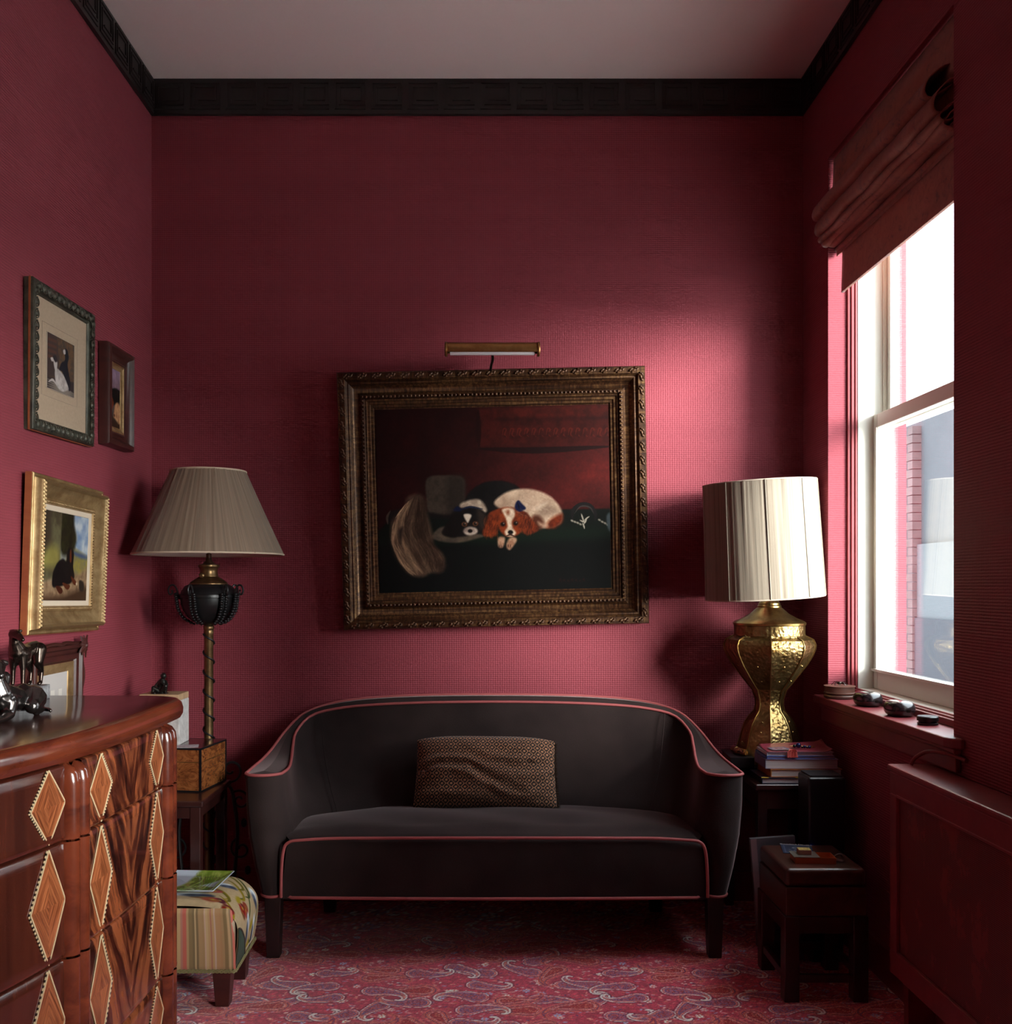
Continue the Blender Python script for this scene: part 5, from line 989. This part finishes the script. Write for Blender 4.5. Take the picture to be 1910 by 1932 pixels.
gridobj('cover', U*.118+.004*V, V*.072, .0025+.016*np.clip((V+.3)/1.3, 0, 1)**2*(.35+.65*np.clip(U*.5+.5, 0, 1))+.010*np.clip((U-.75)/.25, 0, 1)**2, None, redc, cv, solid=.0012)
MB().box(-.117, .117, -.071, .071, 0, .0018).build('leaves', white, cv)
z += .0045
tk = thing('tasselled_card', 'patterned card bookmark with a coral tassel on the crimson magazine', 'bookmark', (1.082, 3.672, z), R(6))
Q = Paint(60, 36, (.55, .42, .42)); Q.poly([(.06, .1), (.94, .1), (.94, .9), (.06, .9)], (.30, .30, .40), .6, False); Q.poly([(.14, .2), (.86, .2), (.86, .8), (.14, .8)], (.60, .46, .46), .6, False); Q.ell(.5, .5, .2, .2, (.45, .2, .22)); Q.ell(.5, .5, .1, .1, (.62, .5, .5)); Q.mottle(.4, .5, 3)
U, V = np.meshgrid(np.linspace(-1, 1, 60), np.linspace(-1, 1, 36)); gridobj('card', U*.034, V*.030, .003+.001*U, Q.a[::-1], M['print'], tk, solid=.001)
M['coral'] = plain('coral_silk', (.62, .11, .09), .7); ts = MB(); rr = random.Random(4)
for i in range(110):
    a = rr.uniform(-.9, .5); l = rr.uniform(.030, .042); x0_, y0_ = .034+rr.uniform(-.004, .004), -.030+rr.uniform(-.004, .003); dx = math.sin(a)*l*.75
    ts.tube([(x0_, y0_, .004), (x0_+dx*.5, y0_-l*.45, .005), (x0_+dx*.9, -.0448+rr.uniform(-.006, -.002), -.002), (x0_+dx, -.048+rr.uniform(-.008, 0), -.012-l*.25)], .0008, 3)
tag(ts.build('tassel', M['coral'], tk), kind='stuff')
hk = thing('beaded_hook_bookmark', 'brass hook bookmark with dark blue beads on the crimson magazine', 'bookmark', (1.168, 3.690, z+.002))
MB().tube(spline([(-.035, .016, .004), (.02, .014, .004), (.046, .010, .005), (.052, .0, .005), (.042, -.008, .005), (.03, -.006, .005)], 30), .0018, 6).build('hook', M['brightbrass'], hk, smooth=60)
for i, (x, y, r) in enumerate(((-.022, .004, .0062), (-.008, .002, .0095), (.004, -.004, .004), (.012, -.006, .0058), (.020, -.010, .004), (.028, -.012, .006))): MB().ball((x, y, r), r, 12, 8).build('bead', plain('lapis', (.012, .018, .09), .15, .2) if i % 2 else plain('dark_bead', (.02, .03, .03), .15, .3), hk, smooth=60)
book('dark_book', 'thin black book at the left edge of the lamp table', .944, 3.79, .589, .085, .19, .026, M['black'], 'y-', R(4), 'books beside the brass lamp')
book('small_red_edged_book', 'small black book with red page edges under the tortoiseshell case', .940, 3.785, .6155, .088, .195, .038, M['black'], 'y-', R(-3), 'books beside the brass lamp').children[2].data.materials[0] = plain('red_edges', (.14, .035, .03), .7)
t = NT('tortoiseshell'); nz = t.noise(t.coords(), 90, 3, .6, 1); t.p(Base__Color=t.ramp(nz, [(.42, (.012, .006, .004)), (.58, (.28, .10, .018))]), Roughness=.15, Coat__Weight=.8); M['tort'] = t.m
tc_ = thing('tortoiseshell_case', 'tortoiseshell cylindrical case lying on the small book', 'case', (.985, 3.855, .654), R(105)); MB().lathe([(0, -.055), (.008, -.054), (.0125, -.046), (.0128, .046), (.008, .054), (0, .055)], 16).xf(Matrix.Translation((0, 0, .0128)) @ Matrix.Rotation(R(90), 4, 'Y')).build('tube', M['tort'], tc_, smooth=50); MB().tube([(.018, .0128*math.cos(a), .0128+.0128*math.sin(a)) for a in np.linspace(0, 2*math.pi, 24, endpoint=False)], .0009, 5, closed=True).build('ring', M['brass'], tc_)
# ---------------- tower, stand, box and small things by the wall ----------------
tw = thing('tower_speaker', 'slim black tower with grille top and a blue light by the window wall', 'speaker', (1.187, 3.522, 0))
M['blackplastic'] = plain('black_plastic', (.009, .009, .011), .32); tpf = [(x*.064+math.copysign(.0, x), y*.060) for x, y in ((-1, -1), (1, -1), (1, 1), (-1, 1))]
MB().hexa([(-.054, -.052, 0), (.060, -.052, 0), (.060, .052, 0), (-.054, .052, 0)], [(-.066, -.060, .640), (.066, -.060, .640), (.066, .060, .640), (-.066, .060, .640)]).build('body', M['blackplastic'], tw, bevel=.010, seg=4, smooth=40)
gr = MB()
for i in range(11): gr.box(-.056, .056, -.050+i*.0095, -.050+i*.0095+.0045, .640, .646)
for i in range(18): gr.box(-.055+i*.0064, -.055+i*.0064+.002, -.051, .051, .640, .645)
tag(gr.build('top_grille', plain('grille_plastic', (.045, .047, .055), .4), tw), kind='stuff')
t = NT('blue_led'); t.p(Base__Color=(.02, .03, .3), Emission__Color=(.10, .12, 1.0), Emission__Strength=3.0); MB().box(-.0605, -.0455, -.0612, -.0560, .402, .405).build('status_light', t.m, tw)
bs = thing('box_stand', 'low dark wood stand with square legs carrying the dome-topped box', 'stand', (1.074, 3.292, 0)); w, d = .131, .155
for sx in (-1, 1):
    for sy in (-1, 1): x, y = sx*(w-.0235), sy*(d-.0235); MB().box(x-.0235, x+.0235, y-.0235, y+.0235, 0, .268).build('leg', M['darktable'], bs, bevel=.003)
    MB().box(sx*(w-.014)-.010, sx*(w-.014)+.010, -d+.047, d-.047, .214, .266).build('rail', M['darktable'], bs, bevel=.002); MB().box(sx*(w-.014)-.008, sx*(w-.014)+.008, -d+.047, d-.047, .06, .085).build('stretcher', M['darktable'], bs, bevel=.002)
    MB().box(-w+.047, w-.047, sx*(d-.014)-.010, sx*(d-.014)+.010, .214, .266).build('rail', M['darktable'], bs, bevel=.002); MB().box(-w+.047, w-.047, sx*(d-.014)-.008, sx*(d-.014)+.008, .06, .085).build('stretcher', M['darktable'], bs, bevel=.002)
bx = thing('work_box', 'dark mahogany box with rounded lid on the low stand', 'box', (1.074, 3.292, .268)); w, d = .126, .150
M['boxwood'] = wood('worn_mahogany', (.030, .008, .006), (.085, .024, .014), (22, 3, 22), .38, .3)
MB().box(-w, w, -d, d, 0, .090).build('body', M['boxwood'], bx, bevel=.003); MB().box(-w, w, -d, d, .0915, .148).build('lid', M['boxwood'], bx, bevel=.014, seg=4, smooth=40)
zt = .416
cd_ = thing('fringed_card', 'blue patterned card with fringed edge on the dark box', 'card', (1.055, 3.37, zt), R(-12)); Q = Paint(60, 50, (.14, .17, .27)); Q.poly([(.08, .08), (.92, .08), (.92, .92), (.08, .92)], (.28, .32, .42), .6, False); Q.poly([(.12, .12), (.88, .12), (.88, .88), (.12, .88)], (.13, .16, .26), .6, False); Q.ell(.5, .35, .16, .12, (.50, .52, .55)); Q.ell(.5, .35, .10, .07, (.15, .18, .28))
for k in range(14): Q.ell(rr.uniform(.25, .75), rr.uniform(.5, .8), .03, .02, (.48, .50, .54))
U, V = np.meshgrid(np.linspace(-1, 1, 60), np.linspace(-1, 1, 50)); gridobj('card', U*.050, V*.056, .0015+0*U, Q.a[::-1], M['print'], cd_, solid=.001)
fr_ = MB()
for i in range(40): x = -.050+i*.0026; fr_.bar((x, .056, .0015), (x+rr.uniform(-.001, .001), .062, .002+rr.uniform(0, .002)), .0011, .0006)
tag(fr_.build('fringe', plain('pale_fringe', (.55, .52, .50), .9), cd_), kind='stuff')
M['copper'] = plain('hammered_copper', (.75, .27, .12), .36, .9, bump=.3, bscale=90)
tr_ = thing('copper_tray', 'small hammered copper dish with a loop handle on the dark box', 'dish', (1.062, 3.232, zt), R(-4)); w, d, h = .064, .034, .020
MB().box(-w, w, -d, d, 0, .002).build('base', M['copper'], tr_); MB().box(-w, w, -d, -d+.002, .002, h).box(-w, w, d-.002, d, .002, h).box(-w, -w+.002, -d, d, .002, h).box(w-.002, w, -d, d, .002, h).box(.012, .014, -d, d, .002, h).build('walls', M['copper'], tr_)
MB().box(-w-.004, .014, -d-.003, d+.003, h, h+.0018).build('lid', plain('pewter_lid', (.22, .20, .17), .4, .7), tr_); MB().tube(spline([(w, 0, .014), (w+.012, 0, .022), (w+.024, 0, .022), (w+.030, 0, .010), (w+.026, 0, .003), (w+.010, 0, .006), (w, 0, .008)], 26), .0022, 6, flat=2.4).build('handle', plain('steel_loop', (.35, .32, .30), .3, .9), tr_, smooth=60)
mb_ = thing('matchbox', 'tiny matchbox with yellow label on the copper dish', 'box', (1.036, 3.240, zt+.0222), R(-6)); MB().box(-.020, .020, -.017, .017, 0, .015).build('sleeve', plain('tan_card', (.40, .20, .14), .7), mb_, bevel=.001); MB().box(-.019, .019, -.016, .016, .015, .0156).build('label', plain('yellow_label', (.45, .33, .08), .6, vary=.5, bscale=300), mb_)
pf = thing('portfolio', 'grey portfolio standing on edge behind the dark box', 'folder', (1.030, 3.478, 0), rot=(R(-2), R(-4), 0)); MB().box(-.072, .082, -.010, .010, .004, .430).build('cover', plain('grey_board', (.085, .075, .085), .6), pf, bevel=.001); MB().box(-.0725, -.052, -.0115, -.0101, .004, .428).build('spine_tape', plain('pink_grey_tape', (.22, .15, .16), .7), pf); MB().box(-.0727, -.050, -.0120, -.0101, .004, .11).build('red_tape', plain('crimson_tape', (.20, .012, .035), .6), pf)
# ---------------- things on the sill ----------------
t = NT('turned_walnut'); nz = t.noise(t.coords((2, 2, 60)), 3, 4); t.p(Base__Color=t.ramp(nz, [(.3, (.07, .03, .022)), (.7, (.19, .085, .055))]), Roughness=.45); zs = .8785
rb = thing('round_wooden_box', 'round turned wooden box with a metal spider on the windowsill', 'box', (1.340, 3.775, zs)); MB().lathe([(.050, 0), (.056, .003), (.057, .010), (.052, .015), (.051, .017)], 40).build('base', t.m, rb, smooth=30); MB().lathe([(.051, .017), (.056, .018), (.057, .022), (.054, .024), (.054, .043), (.057, .044), (.057, .047), (.0, .048)], 40).build('lid', t.m, rb, smooth=30)
sd = thing('metal_spider', 'small dark metal spider ornament on the round wooden box', 'ornament', (1.340, 3.775, zs+.048)); MB().ball((.0, 0, .009), (.010, .007, .006), 12, 8).ball((.014, 0, .008), (.006, .005, .005), 10, 6).build('body', M['bronze'], sd, smooth=60)
for i, a in enumerate((.5, 1.1, 1.9, 2.5, -.5, -1.1, -1.9, -2.5)): MB().tube([(.006*math.cos(a), .004*math.sin(a), .009), (.018*math.cos(a), .018*math.sin(a), .013), (.030*math.cos(a), .030*math.sin(a), .001)], .0013, 5).build('leg', M['silverbronze'], sd, smooth=60)
M['lacq'] = plain('dark_lacquer', (.028, .021, .024), .22, .2, coat=.6, vary=.4)
for nm, lb, x, y, hb_, rz in (('oval_case', 'dark lacquered oval case nearest the round wooden box on the sill', 1.352, 3.53, .019, 12), ('oval_case', 'dark brown oval case beside the small round tin on the sill', 1.352, 3.262, .019, 8)):
    c = thing(nm, lb, 'case', (x, y, zs), R(rz), 'oval cases on the windowsill'); 
    def shell(z0_, z1_, k): return [[( .040*sc*math.copysign(abs(math.cos(a))**.7, math.cos(a)), .054*sc*math.copysign(abs(math.sin(a))**.7, math.sin(a)), z) for a in np.linspace(0, 2*math.pi, 36, endpoint=False)] for sc, z in k]
    MB().rings(shell(0, 0, [(.55, 0), (.72, .001), (.88, .006), (.97, .014), (1.0, .021)])).build('lower_shell', M['lacq'], c, smooth=60); MB().rings(shell(0, 0, [(1.0, .0222), (.985, .030), (.93, .039), (.80, .046), (.6, .049), (.3, .0505)])).build('upper_shell', M['lacq'], c, smooth=60); MB().box(-.006, .006, -.0548, -.050, .017, .026).build('clasp', M['bronze'], c)
tn = thing('round_tin', 'small round black tin with pale lid at the near end of the sill', 'tin', (1.352, 3.055, zs)); MB().lathe([(.026, 0), (.030, .002), (.030, .006), (.026, .009), (.026, .012)], 32).build('base', M['black'], tn, smooth=30); MB().lathe([(.026, .012), (.031, .0125), (.031, .024), (.029, .026)], 32).build('lid', M['black'], tn, smooth=30); MB().lathe([(.029, .0258), (.028, .0268), (0, .0272)], 32).build('lid_disc', plain('pale_glass_disc', (.32, .34, .36), .12), tn, smooth=30)
# ---------------- roman blind ----------------
t = NT('paisley_blind_cloth'); vo = t.noise(t.coords((1, 1, 1)), 9, 3, .6, 3.5); n2 = t.noise(t.coords(), 30, 4, .6, 2)
col = t.ramp(t.math('ADD', t.math('MULTIPLY', vo, .6), t.math('MULTIPLY', n2, .4)), [(.36, (.15, .055, .055)), (.44, (.29, .092, .062)), (.60, (.35, .125, .082))]); t.p(Base__Color=col, Roughness=.8, Sheen__Weight=.3); t.bump(t.noise(t.coords(), 400, 2), .2, .001)
tl = t.n('ShaderNodeBsdfTranslucent', None, Color=col); mx = t.n('ShaderNodeMixShader', None, _0=.14, _1=t.b.outputs[0], _2=tl); t.set(t.out.inputs[0], mx); M['blind'] = t.m
bo = (1.352, 3.35, 2.41); bl = thing('roman_blind', 'brick-red paisley roman blind gathered in folds over the window', 'blind', bo)
ya, yb = 2.845, 3.852
def sheet(prof, name, ya, yb, wav=0, n=40, ph=0, ends=True):
    rs = []
    for i in range(n+1):
        y = ya+(yb-ya)*i/n; k = wav*math.sin(i*.45+ph); rs.append([(x+k*q, y, z+k*.8*q) for x, z, q in prof])
    m = MB().rings(rs, closed=False, caps=False); o = m.build(name, M['blind'], bl, org=bo, smooth=60); s_ = o.modifiers.new('t', 'SOLIDIFY'); s_.thickness = .003; return o
sheet([(1.349, 2.930, 0), (1.347, 2.86, .2), (1.344, 2.78, .4), (1.352, 2.74, 0)], 'top_panel', ya, yb+.004, .003)
folds = [(2.800, 2.705, 1.272), (2.745, 2.645, 1.280), (2.672, 2.620, 1.296), (2.652, 2.606, 1.312), (2.636, 2.600, 1.332), (2.618, 2.576, 1.352)]
for i, (zt, zb_, xb) in enumerate(folds):
    h = zt-zb_; e = yb+.035-.004*i; xb_ = xb
    pr_ = [(1.356, zt, 0), (1.345-.3*(1.345-xb_), zt-.10*h, .3), (xb_+.012, zt-.45*h, .8), (xb_, zt-.78*h, 1), (xb_+.006, zb_+.03*h, 1), (xb_+.020, zb_, 1), (xb_+.034, zb_+.10*h, .8), (1.356, zb_+.42*h, .2)]
    prs = spline(pr_, 18); sheet([tuple(q) for q in prs], 'fold', ya+(.045 if i == 0 else .015 if i == 1 else .008), e, .004, 44, i*1.3)
sheet([(1.366, 2.62, 0), (1.364, 2.50, .3), (1.362, 2.42, .5), (1.360, 2.411, .5), (1.366, 2.410, .5)], 'hem_panel', ya+.012, yb-.045, .002)
MB().box(1.357, 1.360, ya+.003, yb+.003, 2.56, 2.82).build('lining', M['blind'], bl, org=bo)  # flat sheet added behind the folds to block window light
MB().box(1.355, 1.375, ya+.004, yb-.004, 2.915, 2.936).build('headrail', M['trimred'], bl, org=bo)
for y in (2.90, 3.2, 3.5, 3.78): MB().tube([(1.371, y, 2.915), (1.371, y, 2.43)], .0012, 5).build('cord', plain('white_cord', (.6, .55, .5), .8), bl, org=bo)
# ---------------- radiator cover ----------------
t = NT('perforated_red'); tc = t.n('ShaderNodeTexCoord'); sp = t.n('ShaderNodeSeparateXYZ', None, Vector=tc.outputs['Object']); a = t.math('SINE', t.math('MULTIPLY', t.math('ADD', sp.outputs[1], sp.outputs[2]), 2*math.pi/.0098)); b = t.math('SINE', t.math('MULTIPLY', t.math('SUBTRACT', sp.outputs[1], sp.outputs[2]), 2*math.pi/.0098)); hole = t.math('MULTIPLY', a, b)
fill = t.noise(t.coords((1, 1, .7)), 9, 5, .7); msk = t.ramp(fill, [(.56, (0, 0, 0)), (.60, (1, 1, 1))]); hh = t.ramp(hole, [(.10, (0, 0, 0)), (.32, (1, 1, 1))]); k_ = t.math('MULTIPLY', hh, t.math('SUBTRACT', 1.0, msk))
mixc = t.n('ShaderNodeMix', {'data_type': 'RGBA'}); t.set(mixc.inputs[0], k_); t.set(mixc.inputs[6], (.22, .035, .032)); t.set(mixc.inputs[7], (.022, .004, .005)); t.p(Base__Color=mixc.outputs[2], Roughness=.5); t.bump(t.math('SUBTRACT', 1.0, k_), .6, .002); M['perf'] = t.m
ro = (1.26, 2.1, 0); rc = thing('radiator_cover', 'burgundy radiator cover with perforated panel below the window wall', 'radiator cover', ro); XF_, Y0, Y1, Z0, Z1 = 1.200, 1.25, 2.965, .165, .757
B = lambda mb, n, m, **k: mb.build(n, m, rc, org=ro, **k)
B(MB().box(XF_-.006, XR-.004, Y0-.01, Y1+.008, Z1-.002, Z1+.018), 'top', M['trimred'], bevel=.006)
for nm, b_ in (('rail', (XF_, XF_+.02, Y0, Y1, Z1-.066, Z1-.002)), ('rail', (XF_, XF_+.02, Y0, Y1, Z0, Z0+.07)), ('stile', (XF_, XF_+.02, Y1-.05, Y1, Z0+.07, Z1-.066)), ('stile', (XF_, XF_+.02, Y0, Y0+.05, Z0+.07, Z1-.066)), ('side', (XF_+.02, XR-.004, Y1-.016, Y1, Z0, Z1-.002)), ('side', (XF_+.02, XR-.004, Y0, Y0+.016, Z0, Z1-.002))): B(MB().box(*b_), nm, M['trimred'], bevel=.003)
B(MB().box(XF_+.008, XF_+.013, Y0+.05, Y1-.05, Z0+.07, Z1-.066), 'perforated_panel', M['perf'])
bd_ = MB().box(XF_-.003, XF_+.008, Y0+.05, Y1-.05, Z0+.066, Z0+.074).box(XF_-.003, XF_+.008, Y0+.05, Y1-.05, Z1-.070, Z1-.062).box(XF_-.003, XF_+.008, Y1-.054, Y1-.046, Z0+.07, Z1-.066); B(bd_, 'bead', M['trimred'], bevel=.002)
for y in (Y0+.03, Y1-.06): B(MB().box(XF_+.03, XR-.02, y, y+.03, 0, Z0+.01), 'foot', M['trimred'])
MB().tube(spline([(1.250, 2.935, .778), (1.262, 2.93, .80), (1.285, 2.90, .822), (1.305, 2.83, .828), (1.319, 2.77, .824), (1.321, 2.745, .822)], 30), .006, 8).build('pipe', M['trimred'], tag(thing('heating_pipe', 'thin burgundy painted pipe curving from radiator cover to the wall under the sill', 'pipe', (0, 0, 0))), smooth=60)
